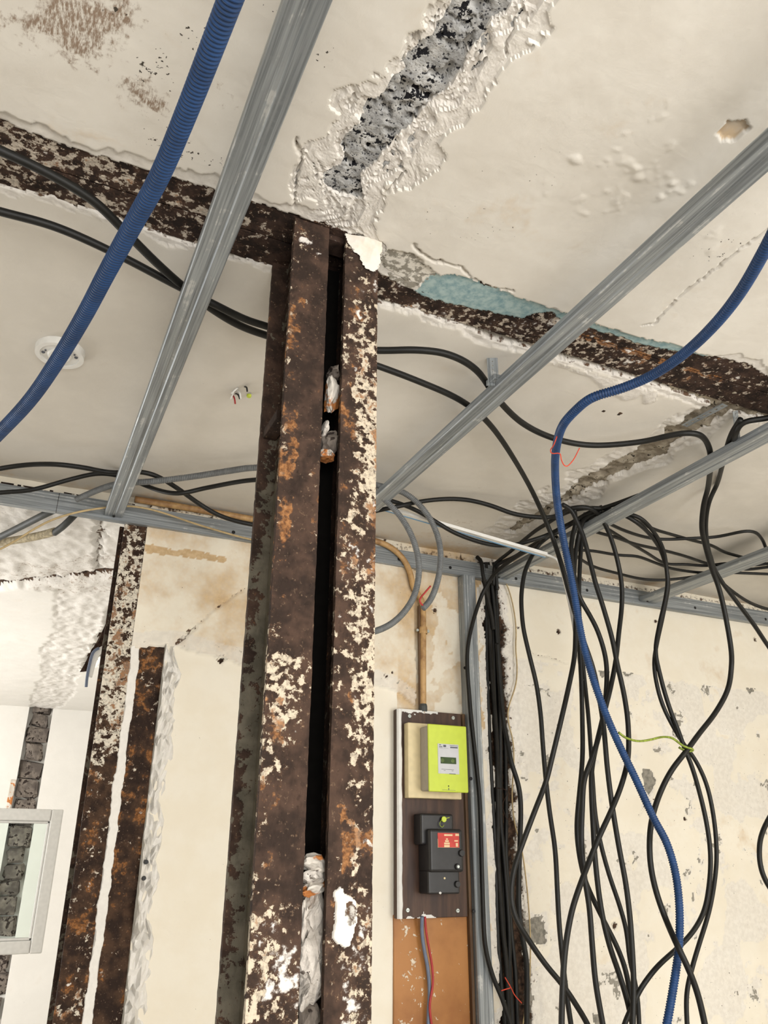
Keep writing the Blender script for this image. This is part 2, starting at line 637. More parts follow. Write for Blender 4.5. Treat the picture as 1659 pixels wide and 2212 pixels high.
# ochre gloss paint with chips
_m = Mat('ochre_paint', 0.45, 0.4)
_n = _m.noise(6, 5)
_c = _m.noise(60, 6, 0.65)
_pc = _m.step(_m.math('ADD', _c, _m.math('MULTIPLY', _m.math('SUBTRACT', _m.noise(12, 3), 0.5), 0.5)), 0.66, 0.69)
_m.color(_m.mix(_pc, _m.mix(_m.step(_n, 0.35, 0.65), srgb(150, 96, 46), srgb(178, 122, 66)), srgb(226, 212, 190)))
_m.bump(_m.math('MULTIPLY', _pc, -1.0), 0.5, 0.003)
M_OCHRE = _m.m
# old painted pipe
_m = Mat('tan_painted_pipe', 0.5, 0.4)
_n = _m.noise(24, 6)
_m.color(_m.mix(_m.step(_n, 0.38, 0.66), srgb(198, 160, 108), srgb(150, 112, 72)))
M_PIPE = _m.m
# glass of the sash
_m = Mat('sash_glass', 0.03, 0.5)
_m.b.inputs['Base Color'].default_value = (0.86, 0.95, 0.92, 1)
_m.b.inputs['Transmission Weight'].default_value = 1.0
_m.b.inputs['IOR'].default_value = 1.05
M_GLASS = _m.m

ZC = 1.03                                   # plaster underside, above eye height
Z0 = EYE

# ================================================================== STRUCTURE
floor_o = struct(box('floor', (-2.45, -1.75, -0.12), (3.75, 6.9, 0.0), M_FLOOR))
wl = struct(boxes('wall_left', [((-2.45, -1.75, 0), (-2.3, 3.4, 2.75)), ((-2.45, 5.8, 0), (-2.3, 6.9, 2.75)),
                                ((-2.45, 3.4, 0), (-2.3, 5.8, 0.6)), ((-2.45, 3.4, 2.3), (-2.3, 5.8, 2.75))], M_NEXT))
wr = struct(boxes('wall_right', [((3.6, -1.75, 0), (3.75, 6.9, 2.75))], M_WALL))
FYF = -1.75
wf = struct(boxes('wall_front', [((x0, FYF, z0), (x1, FYF + 0.15, z1)) for x0, x1, z0, z1 in
                                 ((-2.3, -0.85, 0, 2.75), (0.65, 1.45, 0, 2.75), (2.95, 3.6, 0, 2.75), (-0.85, 0.65, 0, 0.55), (-0.85, 0.65, 2.3, 2.75), (1.45, 2.95, 0, 0.55), (1.45, 2.95, 2.3, 2.75))], M_WALL))
ceiling = struct(box('ceiling', (-2.45, -1.75, Z0 + 1.075), (3.75, 6.9, Z0 + 1.25), M_CEIL))


def ceil_xy(x, y, z=ZC):
    p = atZ(x, y, z)
    return (p[0], p[1])


def axes(x0, x1, y0, y1, st):
    xs = np.linspace(x0, x1, int((x1 - x0) / st) + 1)
    ys = np.linspace(y0, y1, int((y1 - y0) / st) + 1)
    return np.meshgrid(xs, ys)


def pmask(X, Y, px, warp=0.006, wscale=45, soft=None, seed=3, plane='z', val=None):
    if plane == 'z':
        poly = [ceil_xy(*p) for p in px]
    else:
        poly = [(lambda q: (q[0], q[2] - Z0))(atY(p[0], p[1], val or 2.4)) for p in px]
    wx = X + (fbm(X * wscale, Y * wscale, 4, seed) - 0.5) * 2 * warp * 1.6
    wy = Y + (fbm(X * wscale, Y * wscale, 4, seed + 31) - 0.5) * 2 * warp * 1.6
    m = inpoly(wx, wy, poly).astype(float)
    if soft:
        d = segdist(wx, wy, poly + poly[:1])
        m = np.clip(0.5 + np.where(m > 0.5, d, -d) / soft * 0.5, 0, 1)
    return m


# ---- front bay of the ceiling plaster
X, Y = axes(-0.55, 1.85, 0.30, 1.15, 0.0032)
sc = [ceil_xy(*p, 1.045) for p in ((1085, -60), (1018, 20), (972, 85), (915, 150), (862, 215), (808, 285), (748, 375), (735, 425), (740, 500))]
sc = sorted(sc, key=lambda p: p[1])
xs_c = np.interp(Y, [p[1] for p in sc], [p[0] for p in sc])
n1 = fbm(X * 28, Y * 28, 5, 11)
n2 = fbm(X * 80 + 6 * fbm(X * 20, Y * 20, 2, 15), Y * 17, 5, 12, 0.6)
n3 = fbm(X * 14, Y * 14, 4, 13)
dx = X - xs_c
hw = 0.036 + (n1 - 0.5) * 0.035
hw = hw - 0.022 * np.exp(-((Y - 0.905) / 0.022) ** 2) - 0.10 * sstep(0.955, 0.985, Y)
removed = np.abs(dx) < hw
tw = np.where(dx < 0, 0.072, 0.098) + (n3 - 0.5) * 0.10 + (n1 - 0.5) * 0.05
tw = tw * (1 - 0.25 * sstep(0.93, 1.04, Y))
tw2 = tw * 0.66 + (n2 - 0.5) * 0.04
torn = (np.abs(dx) < tw)
torn2 = (np.abs(dx) < tw2)
edge_px = ((-80, 235), (0, 262), (100, 305), (200, 340), (320, 372), (420, 402), (540, 440), (640, 470), (700, 492), (745, 512), (775, 535), (800, 548),
           (812, 590), (860, 620), (905, 640), (945, 655), (1050, 676), (1130, 692), (1150, 684), (1185, 680), (1230, 702), (1330, 730), (1400, 752), (1480, 768), (1560, 778), (1620, 792), (1660, 820), (1760, 850))
ep = sorted([ceil_xy(*p) for p in edge_px])
edge = np.interp(X, [p[0] for p in ep], [p[1] for p in ep])
edge = edge + (fbm(X * 60, Y * 0 + 1.5, 5, 21) - 0.5) * 0.016
de = edge - Y
removed_e = de < 0
lw = 0.026 + (fbm(X * 20, Y * 6, 4, 22) - 0.5) * 0.055
lw = np.where((X > 0.48), lw * 0.8, lw)
layer = (de < lw) & (de >= 0)
blue_px = ((895, 632), (925, 600), (985, 592), (1060, 622), (1130, 648), (1200, 668), (1300, 705), (1400, 732), (1470, 750), (1540, 778), (1460, 790), (1330, 745), (1200, 710), (1050, 690), (930, 655))
blue = pmask(X, Y, blue_px, 0.005, 50, seed=41) * (de >= 0)
grey_px = ((818, 560), (835, 540), (895, 548), (920, 575), (950, 592), (925, 605), (890, 632), (840, 612))
greyp = pmask(X, Y, grey_px, 0.006, 50, seed=42)
wav = (fbm(X * 3.2, Y * 3.2, 3, 14) - 0.5) * 0.012
Z = ZC + wav * 0.8 + (n1 - 0.5) * 0.0012
steps = np.floor(n2 * 5.999) / 5
Z = np.where(torn, ZC + 0.003 + wav * 0.5 + (n2 - 0.5) * 0.007, Z)
Z = np.where(torn2, ZC + 0.006 + (steps - 0.45) * 0.012 + (fbm(X * 120, Y * 70, 3, 16) - 0.5) * 0.006, Z)
Z = np.where(layer, np.maximum(Z, ZC + 0.004 + (n1 - 0.5) * 0.004), Z)
Z = np.where((blue > 0.5) | (greyp > 0.5), ZC + 0.0045 + (n1 - 0.5) * 0.002, Z)
# small blisters and flakes to the right
bl = fbm(X * 34, Y * 34, 3, 51)
blz = pmask(X, Y, ((1180, 300), (1500, 200), (1659, 350), (1500, 560), (1300, 520), (1180, 400)), 0.02, 12, soft=0.06, seed=52)
Z = Z - blz * np.clip(bl - 0.66, 0, 1) * 0.016
# chipped hole and cracks
chip = pmask(X, Y, ((1548, 288), (1570, 262), (1612, 258), (1618, 275), (1590, 300), (1555, 303)), 0.003, 60, seed=53)
Z = Z + chip * 0.006
crk = [[ceil_xy(*p) for p in c] for c in (((1659, 490), (1620, 520), (1570, 560), (1520, 600), (1470, 640), (1440, 670), (1415, 700), (1385, 705)),
                                          ((895, 530), (912, 548), (930, 560), (1000, 578), (1020, 605), (1060, 622), (1110, 630)),
                                          ((640, 300), (655, 340), (640, 390), (638, 450)), ((1130, 20), (1110, 60), (1090, 120)),
                                          ((880, 372), (850, 400), (835, 420)))]
cd = np.full(X.shape, 1e9)
wx = X + (fbm(X * 70, Y * 70, 3, 55) - 0.5) * 0.012
wy = Y + (fbm(X * 70, Y * 70, 3, 56) - 0.5) * 0.012
for c in crk:
    cd = np.minimum(cd, segdist(wx, wy, c))
crack = cd < 0.0022
Z = np.where(crack, Z + 0.006, Z)
Z = np.where(removed, ZC + 0.036, Z)
Z = np.where(removed_e, ZC + 0.041, Z)
stain = pmask(X, Y, ((60, -20), (285, -20), (290, 30), (280, 70), (235, 100), (205, 125), (160, 130), (120, 95), (70, 75), (35, 40)), 0.015, 24, soft=0.05, seed=61)
stain = np.maximum(stain, pmask(X, Y, ((255, 185), (300, 165), (335, 190), (375, 222), (345, 245), (280, 215)), 0.012, 24, soft=0.04, seed=62))
stain = np.maximum(stain, 0.5 * pmask(X, Y, ((470, 150), (530, 150), (540, 230), (490, 250), (450, 210)), 0.012, 24, soft=0.06, seed=63))
mold = 0.0
for (mx, my, rr, am) in ((340, 150, .06, .5), (345, 300, .05, .42), (400, 330, .06, .42), (410, 85, .05, .42), (470, 350, .05, .38), (250, 20, .05, .4), (1040, 500, .12, .26), (930, 480, .1, .24), (1180, 380, .08, .22), (1560, 540, .1, .3), (600, 20, .03, .4), (700, 120, .05, .3), (330, 310, .03, .4)):
    cx_, cy_ = ceil_xy(mx, my)
    mold = np.maximum(mold, am * np.exp(-((X - cx_) ** 2 + (Y - cy_) ** 2) / (rr * 0.6) ** 2))
och = 0.45 * pmask(X, Y, ((560, 60), (720, 40), (720, 200), (640, 240), (560, 200)), 0.02, 20, soft=0.1, seed=64)
och = np.maximum(och, 0.42 * pmask(X, Y, ((60, 240), (250, 290), (480, 380), (560, 420), (300, 350), (50, 280)), 0.01, 30, soft=0.03, seed=65))
och = np.maximum(och, chip * 0.7)
och = np.maximum(och, (fbm(X * 5, Y * 5, 4, 66) - 0.28) * (0.9 - 0.5 * sstep(0.2, 0.6, X)))
tmask = np.clip((torn.astype(float) * 0.75 + torn2 * 0.25) + layer * 0.7, 0, 1) * (1 - blue)
gm = greyp * 0.52
dirt_dark = np.where(np.abs(de) < 0.004, 0.55, 0.0) + crack * 0.45
dirt_dark = np.maximum(dirt_dark, 0.35 * np.exp(-(np.abs(dx) - hw) ** 2 / 0.004 ** 2) * (n1 > 0.55))
P = np.stack([X, Y, Z + Z0], -1)
pl_front = grid_obj('plaster_layer', P, M_CEIL, ceiling, dict(torn=tmask, blue=blue, stain=stain, mold=mold, ochre=och, grey=gm, dirt_dark=dirt_dark), smooth=True)

_q = grid_quads(*X.shape)
_fl = (torn | removed).reshape(-1)[_q].any(1)
pl_front.data.polygons.foreach_set('use_smooth', ~_fl)
# concrete laid bare where a wall met the slab
X, Y = axes(0.20, 0.56, 0.30, 1.02, 0.003)
nn = fbm(X * 60, Y * 60, 5, 71)
nb = fbm(X * 22, Y * 22, 4, 72)
Z = ZC + 0.011 + (nb - 0.5) * 0.009 + 0.010 * sstep(0.40, 0.33, nn)
grid_obj('exposed_concrete', np.stack([X, Y, Z + Z0], -1), M_CONC, ceiling)

# ---- rear bay of the ceiling plaster
X, Y = axes(-0.8, 3.0, 1.12, 2.42, 0.0055)
n1 = fbm(X * 26, Y * 26, 5, 81)
n2 = fbm(X * 16, Y * 46, 5, 82, 0.6)
rp = sorted([ceil_xy(*p) for p in ((-60, 372), (0, 402), (110, 425), (300, 490), (450, 540), (560, 570), (600, 582), (820, 652), (900, 672), (1000, 705), (1060, 735), (1130, 750), (1200, 772), (1300, 800), (1400, 830), (1500, 862), (1560, 885), (1640, 905), (1700, 915))])
redge = np.interp(X, [p[0] for p in rp], [p[1] for p in rp]) + (fbm(X * 50, Y * 0 + 3.3, 5, 83) - 0.5) * 0.014
dr = Y - redge
lay = (dr < 0.016 + (fbm(X * 18, Y * 8, 4, 84) - 0.5) * 0.04) & (dr >= 0)
fl = pmask(X, Y, ((1190, 785), (1250, 800), (1300, 815), (1395, 842), (1420, 848), (1415, 868), (1395, 872), (1385, 852), (1365, 860), (1350, 868), (1325, 850), (1300, 838), (1270, 812)), 0.004, 60, seed=85)
s2 = sorted([(lambda p: (p[1], p[0]))(ceil_xy(*p)) for p in ((1560, 880), (1500, 915), (1440, 955), (1380, 995), (1320, 1022), (1270, 1045), (1230, 1075), (1190, 1100), (1140, 1130), (1095, 1155))])
xs2 = np.interp(Y, [p[0] for p in s2], [p[1] for p in s2])
d2 = X - xs2
h2 = 0.040 + (n1 - 0.5) * 0.05
h2 = np.where(Y > 1.72, h2 * 0.55, h2) - 0.2 * sstep(2.14, 2.2, Y)
rem2 = np.abs(d2) < h2
t2 = 0.075 + (fbm(X * 12, Y * 12, 4, 86) - 0.5) * 0.10
t2 = np.where(d2 < 0, t2 * 1.25, t2 * 0.85)
tor2 = (np.abs(d2) < t2) & (Y < 2.3)
wav = (fbm(X * 2.6, Y * 2.6, 3, 87) - 0.5) * 0.014
Z = ZC + wav + (n1 - 0.5) * 0.0008
Z = np.where(tor2, ZC + 0.004 + (np.floor(n2 * 5) / 4 - 0.5) * 0.008 + (n1 - 0.5) * 0.006, Z)
Z = np.where(lay, ZC + 0.002 + (n1 - 0.5) * 0.01, Z)
Z = np.where(fl > 0.5, Z - 0.003, Z)
Z = np.where(rem2, ZC + 0.04, Z)
Z = np.where(dr < 0, ZC + 0.041, Z)
tm = np.clip(tor2 * 0.6 * (n2 > 0.35) + lay * 0.9 + fl * 0.8, 0, 1)
sta = 0.40 * pmask(X, Y, ((880, 1120), (1060, 1060), (1090, 1160), (1060, 1210), (900, 1190)), 0.03, 14, soft=0.2, seed=88)
och = 0.55 * sstep(2.25, 2.40, Y) + 0.25 * pmask(X, Y, ((820, 1110), (1080, 1120), (1060, 1220), (820, 1200)), 0.02, 14, soft=0.15, seed=89)
dirt_dark = np.where(np.abs(dr) < 0.004, 0.5, 0.0)
for (mx, my) in ((1338, 895), (1303, 890)):
    cx_, cy_ = ceil_xy(mx, my)
    dirt_dark = np.maximum(dirt_dark, 0.9 * (np.hypot(X - cx_, Y - cy_) < 0.007))
gr = np.where(rem2, 0, 0.30 * (np.abs(d2) < h2 + 0.03) * (n1 > 0.5))
grid_obj('plaster_layer', np.stack([X, Y, Z + Z0], -1), M_CEIL_DIM, ceiling, dict(torn=tm, stain=sta, ochre=och, dirt_dark=dirt_dark, grey=gr), smooth=True)
X, Y = axes(1.28, 1.70, 1.14, 2.3, 0.005)
nb = fbm(X * 34, Y * 34, 5, 91)
Z = ZC + 0.014 + (nb - 0.5) * 0.030
grid_obj('exposed_mortar', np.stack([X, Y, Z + Z0], -1), M_MORT, ceiling)
# plain plaster over the rest of the two bays, behind and beside the camera
for nm, lo, hi in (('plaster_field', (-2.3, -1.6, ZC), (3.6, 0.32, ZC + 0.02)), ('plaster_field', (-2.3, 0.32, ZC), (-0.53, 1.04, ZC + 0.02)),
                   ('plaster_field', (1.83, 0.32, ZC), (3.6, 1.04, ZC + 0.02)), ('plaster_field', (-2.3, 1.19, ZC), (-0.78, 2.42, ZC + 0.02)),
                   ('plaster_field', (2.98, 1.19, ZC), (3.6, 2.42, ZC + 0.02))):
    box(nm, (lo[0], lo[1], lo[2] + Z0), (hi[0], hi[1], hi[2] + Z0), M_CEIL, ceiling)
# perforated plasterer's bead at the end of the second bare strip
def perforated(name, p0, p1, width, side, mat, parent, cell=0.02, hole=0.3, thick=0.0012):
    p0, p1 = np.array(p0, float), np.array(p1, float)
    L = np.linalg.norm(p1 - p0)
    u = (p1 - p0) / L
    s = np.array(side, float)
    s = s - u * np.dot(s, u)
    s /= np.linalg.norm(s)
    n = np.cross(u, s)
    N = max(1, int(round(L / cell)))
    c = L / N
    V, Q = [], []
    outer = [(-1, -1), (0, -1), (1, -1), (1, 0), (1, 1), (0, 1), (-1, 1), (-1, 0)]
    for k in range(N):
        o = p0 + u * (k + 0.5) * c
        for off in (thick / 2, -thick / 2):
            for (a, b) in outer:
                V.append(o + u * a * c / 2 + s * b * width / 2 + n * off)
            for (a, b) in outer:
                q = math.hypot(a, b)
                V.append(o + (u * a + s * b) / q * hole * min(c, width) * 0.72 + n * off)
        b0 = k * 32
        for i in range(8):
            j = (i + 1) % 8
            Q.append([b0 + i, b0 + j, b0 + 8 + j, b0 + 8 + i])
            Q.append([b0 + 16 + j, b0 + 16 + i, b0 + 24 + i, b0 + 24 + j])
            Q.append([b0 + 8 + i, b0 + 8 + j, b0 + 24 + j, b0 + 24 + i])
            Q.append([b0 + j, b0 + i, b0 + 16 + i, b0 + 16 + j])
    return new_obj(name, raw_mesh(name, np.array(V), Q), mat, parent)


perforated('plaster_bead', atZ(1478, 920, 1.028), atZ(1566, 874, 1.028), 0.022, (1, 0, 0), M_GALVY, ceiling, cell=0.018, hole=0.34)

# ---- back wall
WY = 2.40
xs = np.arange(0.285, 3.60, 0.0055)
zs = np.concatenate([np.arange(-1.5, -0.60, 0.06), np.arange(-0.60, 1.05, 0.0055)])
X, Zr = np.meshgrid(xs, zs)
n1 = fbm(X * 26, Zr * 26, 5, 101)
n2 = fbm(X * 9, Zr * 9, 4, 102)
lowe = np.interp(X, [0.3, 0.40, 0.62, 1.0, 1.15, 1.25], [0.555, 0.575, 0.54, 0.53, 0.50, 0.44]) + (n1 - 0.5) * 0.012
band = (Zr > lowe) & (X < 1.22 + (n1 - 0.5) * 0.02)
yy = WY + (n2 - 0.5) * 0.006 + (n1 - 0.5) * 0.001
yy = np.where(band, yy - 0.012 + (n1 - 0.5) * 0.004, yy)
rim = band & (Zr < lowe + 0.045)
yy = np.where(rim, yy + 0.004 * (n1 - 0.3), yy)
# chase for the old cables
cxp = [(lambda p: (p[2] - Z0, p[0]))(atY(*p, 2.42)) for p in ((1110, 2212), (1100, 2000), (1088, 1800), (1078, 1600), (1068, 1420), (1060, 1290), (1055, 1220))]
cxp = sorted(cxp)
xc = np.interp(Zr, [p[0] for p in cxp], [p[1] for p in cxp])
chw = 0.036 + (fbm(X * 5, Zr * 22, 4, 103) - 0.5) * 0.05 + 0.012 * sstep(0.1, -0.3, Zr)
dch = np.abs(X - xc)
chase = (dch < chw) & (Zr < 0.95)
yy = np.where(chase, WY + 0.038 + (n1 - 0.5) * 0.02, yy)
frng = (dch < chw + 0.035 + (n1 - 0.5) * 0.05) & ~chase
yy = np.where(frng, yy + 0.004 + (n1 - 0.5) * 0.006, yy)
# peeled right-hand part: an upper smooth band and a flaked field under it
lime = 0.66 + (n1 - 0.5) * 0.02 - (X - 1.7) * 0.02
field = (Zr < lime) & (X > xc + 0.06)
yy = np.where(field, yy + 0.0025, yy)
ch = fbm(X * 16, Zr * 16, 5, 105, 0.58)
chipm = (ch > 0.655) & field
yy = np.where(chipm, yy + 0.003, yy)
W = lambda pts, warp=0.006, seed=3, soft=None: pmask(X, Zr, pts, warp, 40, soft, seed, 'y', 2.4)
bigchip = W(((1137, 1988), (1165, 1982), (1180, 2005), (1183, 2040), (1165, 2042), (1140, 2030)), 0.004, 106)
bigchip = np.maximum(bigchip, W(((1140, 2080), (1150, 2085), (1152, 2230), (1135, 2230)), 0.004, 107))
for pl in (((1295, 1446), (1318, 1446), (1318, 1456), (1300, 1462)), ((1345, 1452), (1372, 1453), (1355, 1462)), ((1612, 1487), (1634, 1489), (1622, 1498)), ((1283, 2190), (1297, 2188), (1300, 2212), (1285, 2215)),
           ((1390, 1660), (1410, 1665), (1420, 1685), (1405, 1720), (1392, 1700))):
    bigchip = np.maximum(bigchip, W(pl, 0.005, 108))
yy = np.where(bigchip > 0.5, yy + 0.005, yy)
och = 0.0 + band * 0.44
for (mx, my, rr, am) in ((470, 1270, .10, .35), (520, 1330, .1, .3), (870, 1280, .12, .3), (940, 1430, .14, .38), (860, 1400, .1, .3), (960, 1300, .1, .3), (600, 1200, .2, .25), (380, 1190, .12, .2), (905, 1490, .08, .3)):
    p = atY(mx, my, 2.4)
    och = np.maximum(och, band * (0.42 + am * np.exp(-((X - p[0]) ** 2 + (Zr - p[2] + Z0) ** 2) / rr ** 2)))
och = np.where((X > 1.15) & (X < xc - 0.02) & (Zr > 0.40), np.maximum(och, 0.72 - 0.3 * (n2 > 0.6)), och)
och = np.where((X > 1.42) & (X < xc) & (Zr <= 0.4), 0.40, och)
och = np.where(X >= xc, 0.10 + 0.45 * (fbm(X * 3.5, Zr * 3.5, 4, 117) - 0.25) - 0.12 * sstep(0.0, -0.4, Zr), och)
och = np.maximum(och, W(((310, 1180), (420, 1192), (490, 1208), (480, 1216), (380, 1204), (310, 1192)), 0.006, 110) * 1.2)
torn = np.where(rim, 0.45, 0.0)
torn = np.where(field & (fbm(X * 5, Zr * 5, 4, 111) > 0.54), 0.55, torn)
torn = np.where(frng, 0.7, torn)
torn = np.where(chipm, 0.6, torn)
grey = np.where(chipm & (fbm(X * 22, Zr * 22, 4, 112) > 0.56), 0.55, 0.0)
grey = np.maximum(grey, bigchip * 0.9)
grey = np.maximum(grey, 0.40 * (rim & (n1 > 0.52)))
dirt_dark = np.where(chase, 1.1, 0.0)  # inside of the chase coloured dark brown throughout
dirt_dark = np.maximum(dirt_dark, np.where(dch < chw + 0.02, 0.42, 0))
dirt_dark = np.maximum(dirt_dark, 0.5 * np.exp(-(Zr - 1.01) ** 2 / 0.02 ** 2) * (X > 0.3))  # darker band along the top of the wall
dirt_dark = np.maximum(dirt_dark, 0.75 * (fbm(X * 50, Zr * 8, 3, 113) > 0.7) * (Zr > 0.975) * (X < 1.5))
mold = np.where(field, 0.08 + 0.24 * (fbm(X * 4, Zr * 4, 3, 116) - 0.35), 0.06)
ck = np.full(X.shape, 1e9)
for c in (((380, 1390), (395, 1378), (420, 1355)), ((420, 1355), (450, 1325), (500, 1290), (530, 1270)), ((1145, 1400), (1155, 1412), (1190, 1420), (1225, 1432)), ((1445, 1700), (1410, 1730), (1380, 1760))):
    ck = np.minimum(ck, segdist(X + (n1 - .5) * .012, Zr + (fbm(X * 50, Zr * 50, 3, 115) - .5) * .012, [(lambda p: (p[0], p[2] - Z0))(atY(*p, 2.4)) for p in c]) + (0.004 if c[0][0] != 380 else 0))
yy = np.where(ck < 0.0065, yy + 0.006, yy)
dirt_dark = np.maximum(dirt_dark, np.where(ck < 0.006, 0.62, 0))
for (mx, my, rr) in ((1207, 1365, .010), (1416, 1341, .012), (1632, 1382, .010), (478, 1427, .012), (941, 1318, .011), (832, 1462, .008), (1482, 1768, .008), (1330, 2000, .012), (845, 1452, .006), (1120, 1357, .007)):
    p = atY(mx, my, 2.4)
    dd = np.hypot(X - p[0], Zr - p[2] + Z0)
    yy = np.where(dd < rr * 0.6, yy + 0.012, yy)
    dirt_dark = np.maximum(dirt_dark, np.where(dd < rr * 0.6, 1.0, 0.45 * (dd < rr * 1.5)))
och = och * (torn < 0.5)
wall_back = struct(grid_obj('wall_back', np.stack([X, yy, Zr + Z0], -1), M_WALL, None,
                            dict(ochre=och, torn=torn, grey=grey, dirt_dark=dirt_dark, mold=mold), smooth=True))
boxes('wall_core', [((0.40, 2.47, 0.0), (3.6, 2.56, Z0 + 1.075)), ((0.285, 2.55, 0.0), (0.40, 2.56, Z0 + 1.075))], M_NEXT, wall_back)
struct(boxes('wall_back', [((-2.3, 2.40, 0), (-1.1, 2.56, Z0 + 1.075))], M_WALL))

# torn plaster edge standing beside the rear column
nz = 64
zz = np.linspace(-0.45, 0.575, nz)
uu = np.linspace(0, 1, 9)
U_, Z_ = np.meshgrid(uu, zz)
w = 0.036 + (fbm(Z_ * 14, U_ * 0, 4, 121) - 0.4) * 0.06 + 0.010 * sstep(0.2, -0.3, Z_)
Xp = 0.3835 + U_ * w
hgt = 0.004 + 0.045 * (1 - U_) ** 0.6 * np.abs(fbm(U_ * 2.5 + Z_ * 8, Z_ * 24, 2, 122) - 0.35) * 2.2
hgt = np.where(U_ > 0.98, -0.004, hgt)
Yp = WY - hgt + 0.004
jit = rng.normal(0, 1, Z_.shape)
Z_ = Z_ + jit * 0.003 * (U_ > 0) * (U_ < 1)
Yp = Yp + rng.normal(0, 1, Z_.shape) * 0.006 * (U_ < 0.95)
grid_obj('torn_plaster_edge', np.stack([Xp, Yp, Z_ + Z0], -1), M_NEXT, wall_back, dict(torn=0.35 + 0 * U_), smooth=False)

for (x, y) in ((315, 1862), (310, 1897)):
    a_ = atY(x, y, 2.378)
    disc('screw', (a_[0], 2.388, a_[2]), (0, -1, 0), 0.006, 0.022, M_BLACKS, wall_back, 12)
# painted ochre field under and behind the meter board
box('ochre_panel', (1.137, 2.392, 0.55), (1.388, 2.41, Z0 - 0.165), M_OCHRE, wall_back, 0.002)

# ---- the next room, seen under the lintel
X, Y = axes(-1.0, 1.4, 2.55, 6.75, 0.011)
n1 = fbm(X * 20, Y * 20, 5, 131)
n2 = fbm(X * 30, Y * 11, 5, 132, 0.6)
n4 = fbm(X * 4, Y * 4, 4, 133)
bx = np.interp(Y, [2.5, 3.4, 6.3, 6.8], [0.23, 0.21, 0.24, 0.22])
bw = 0.115 + (n4 - 0.5) * 0.10
rough = ((np.abs(X - bx) < bw) | ((Y < 3.35 + (n4 - 0.5) * 0.6) & (X > -0.25)) | ((Y < 3.55 + (n1 - .5) * .1) & (Y > 3.05 + (n4 - .5) * .3)))
Z = ZC + (n4 - 0.5) * 0.01
Z = np.where(rough, Z + 0.004 + (n2 - 0.5) * 0.017 + (fbm(X * 34, Y * 20, 4, 135) - 0.5) * 0.016, Z)
ckd = segdist(X + (n1 - .5) * .05, Y + (n2 - .5) * .06, [ceil_xy(*p) for p in ((-60, 1278), (0, 1266), (60, 1259), (130, 1254), (190, 1250), (245, 1240))])
ckd2 = segdist(X + (n1 - .5) * .05, Y + (n2 - .5) * .05, [ceil_xy(*p) for p in ((212, 1125), (216, 1155), (213, 1185), (212, 1230))])
Z = np.where(ckd < 0.055, Z + 0.05 * (1 - ckd / 0.055), Z)
Z = np.where(ckd2 < 0.012, Z + 0.02, Z)
hole = pmask(X, Y, ((246, 1300), (228, 1330), (215, 1370), (200, 1395), (182, 1440), (178, 1452), (205, 1440), (225, 1410), (238, 1370), (250, 1330)), 0.02, 14, seed=134)
Z = np.where(hole > 0.5, Z + 0.04, Z)
dirt_dark = np.where(ckd < 0.028, 1.0, 0) + np.where(ckd2 < 0.008, 0.6, 0) + hole * 0.95
dirt_dark = np.maximum(dirt_dark, 0.30 * rough * (n2 > 0.60) * (n1 < 0.45))
stn = 0.45 * (ckd < 0.2) * rough
tor = np.where(rough, 0.55, 0.0)
grid_obj('plaster_layer', np.stack([X, Y, Z + Z0], -1), M_NEXT, ceiling, dict(torn=tor, dirt_dark=dirt_dark, stain=stn), smooth=True)
FY = 6.735
wall_far = struct(boxes('wall_far', [((-2.3, FY, 0), (0.115, FY + 0.16, 2.6)), ((0.285, FY, 0), (3.6, FY + 0.16, 2.6)), ((0.115, FY + 0.06, 0), (0.285, FY + 0.16, 2.6))], M_NEXT))
r = random.Random(5)
z = 0.35
k = 0
while z < 2.5:
    h = r.uniform(0.09, 0.15)
    w0 = r.uniform(0.0, 0.025)
    bo = box('brick', (0.118 + w0, FY + r.uniform(0.005, 0.03), z), (0.282 - r.uniform(0, 0.03), FY + 0.07, z + h - 0.012), M_BRICKG, wall_far, 0.01, 1, jitter=0.014, seed=k)
    z += h
    k += 1
box('brick_edge', (0.075, FY - 0.008, Z0 + 0.28), (0.115, FY + 0.03, Z0 + 0.50), M_BRICKO, wall_far, 0.006, 1, jitter=0.004)
box('next_room_partition', (1.42, 2.56, 0), (1.55, FY, 2.6), M_NEXT, wall_far)

# ================================================================== STEEL
def ext(name, prof, ts, fmap, mat, parent, attr=None, amp=0.0, seed=1, cap=True, smooth=False):
    """closed profile [(a,b)...] swept along ts; fmap(a,b,t)->(x,y,z); attr(a,b,t)->dict"""
    prof = np.array(prof, float)
    nu = len(prof)
    A, T = np.meshgrid(prof[:, 0], ts)
    B, _ = np.meshgrid(prof[:, 1], ts)
    if amp:
        A = A + (fbm(T * 90 + B * 300, A * 300, 3, seed) - 0.5) * amp * 2
        B = B + (fbm(T * 90 + A * 300, B * 300, 3, seed + 5) - 0.5) * amp * 2
    x, y, z = fmap(A, B, T)
    P = np.stack([x + 0 * T, y + 0 * T, z + 0 * T], -1)
    q = grid_quads(len(ts), nu, wrap_u=True)
    at_ = attr(A, B, T) if attr else None
    me = raw_mesh(name, P.reshape(-1, 3), q, attrs=at_, smooth=smooth)
    return new_obj(name, me, mat, parent)


def rect_prof(a0, a1, b0, b1, na, nb=2):
    """rectangle with na points along a on both long sides"""
    a = np.linspace(a0, a1, na)
    b = np.linspace(b0, b1, nb + 1)
    p = [(v, b0) for v in a] + [(a1, v) for v in b[1:-1]] + [(v, b1) for v in a[::-1]] + [(a0, v) for v in b[::-1][1:-1]]
    return p


ZTOP = ZC + 0.006                             # underside of the beam, above eye
TF = 0.009                                    # flange thickness


def tbl(z, pts):
    """piecewise table given over photo rows of the column face"""
    zz = [(atY(680, p[0], 1.05)[2] - Z0, p[1]) for p in pts]
    zz.sort()
    return np.interp(z, [a for a, b in zz], [b for a, b in zz])


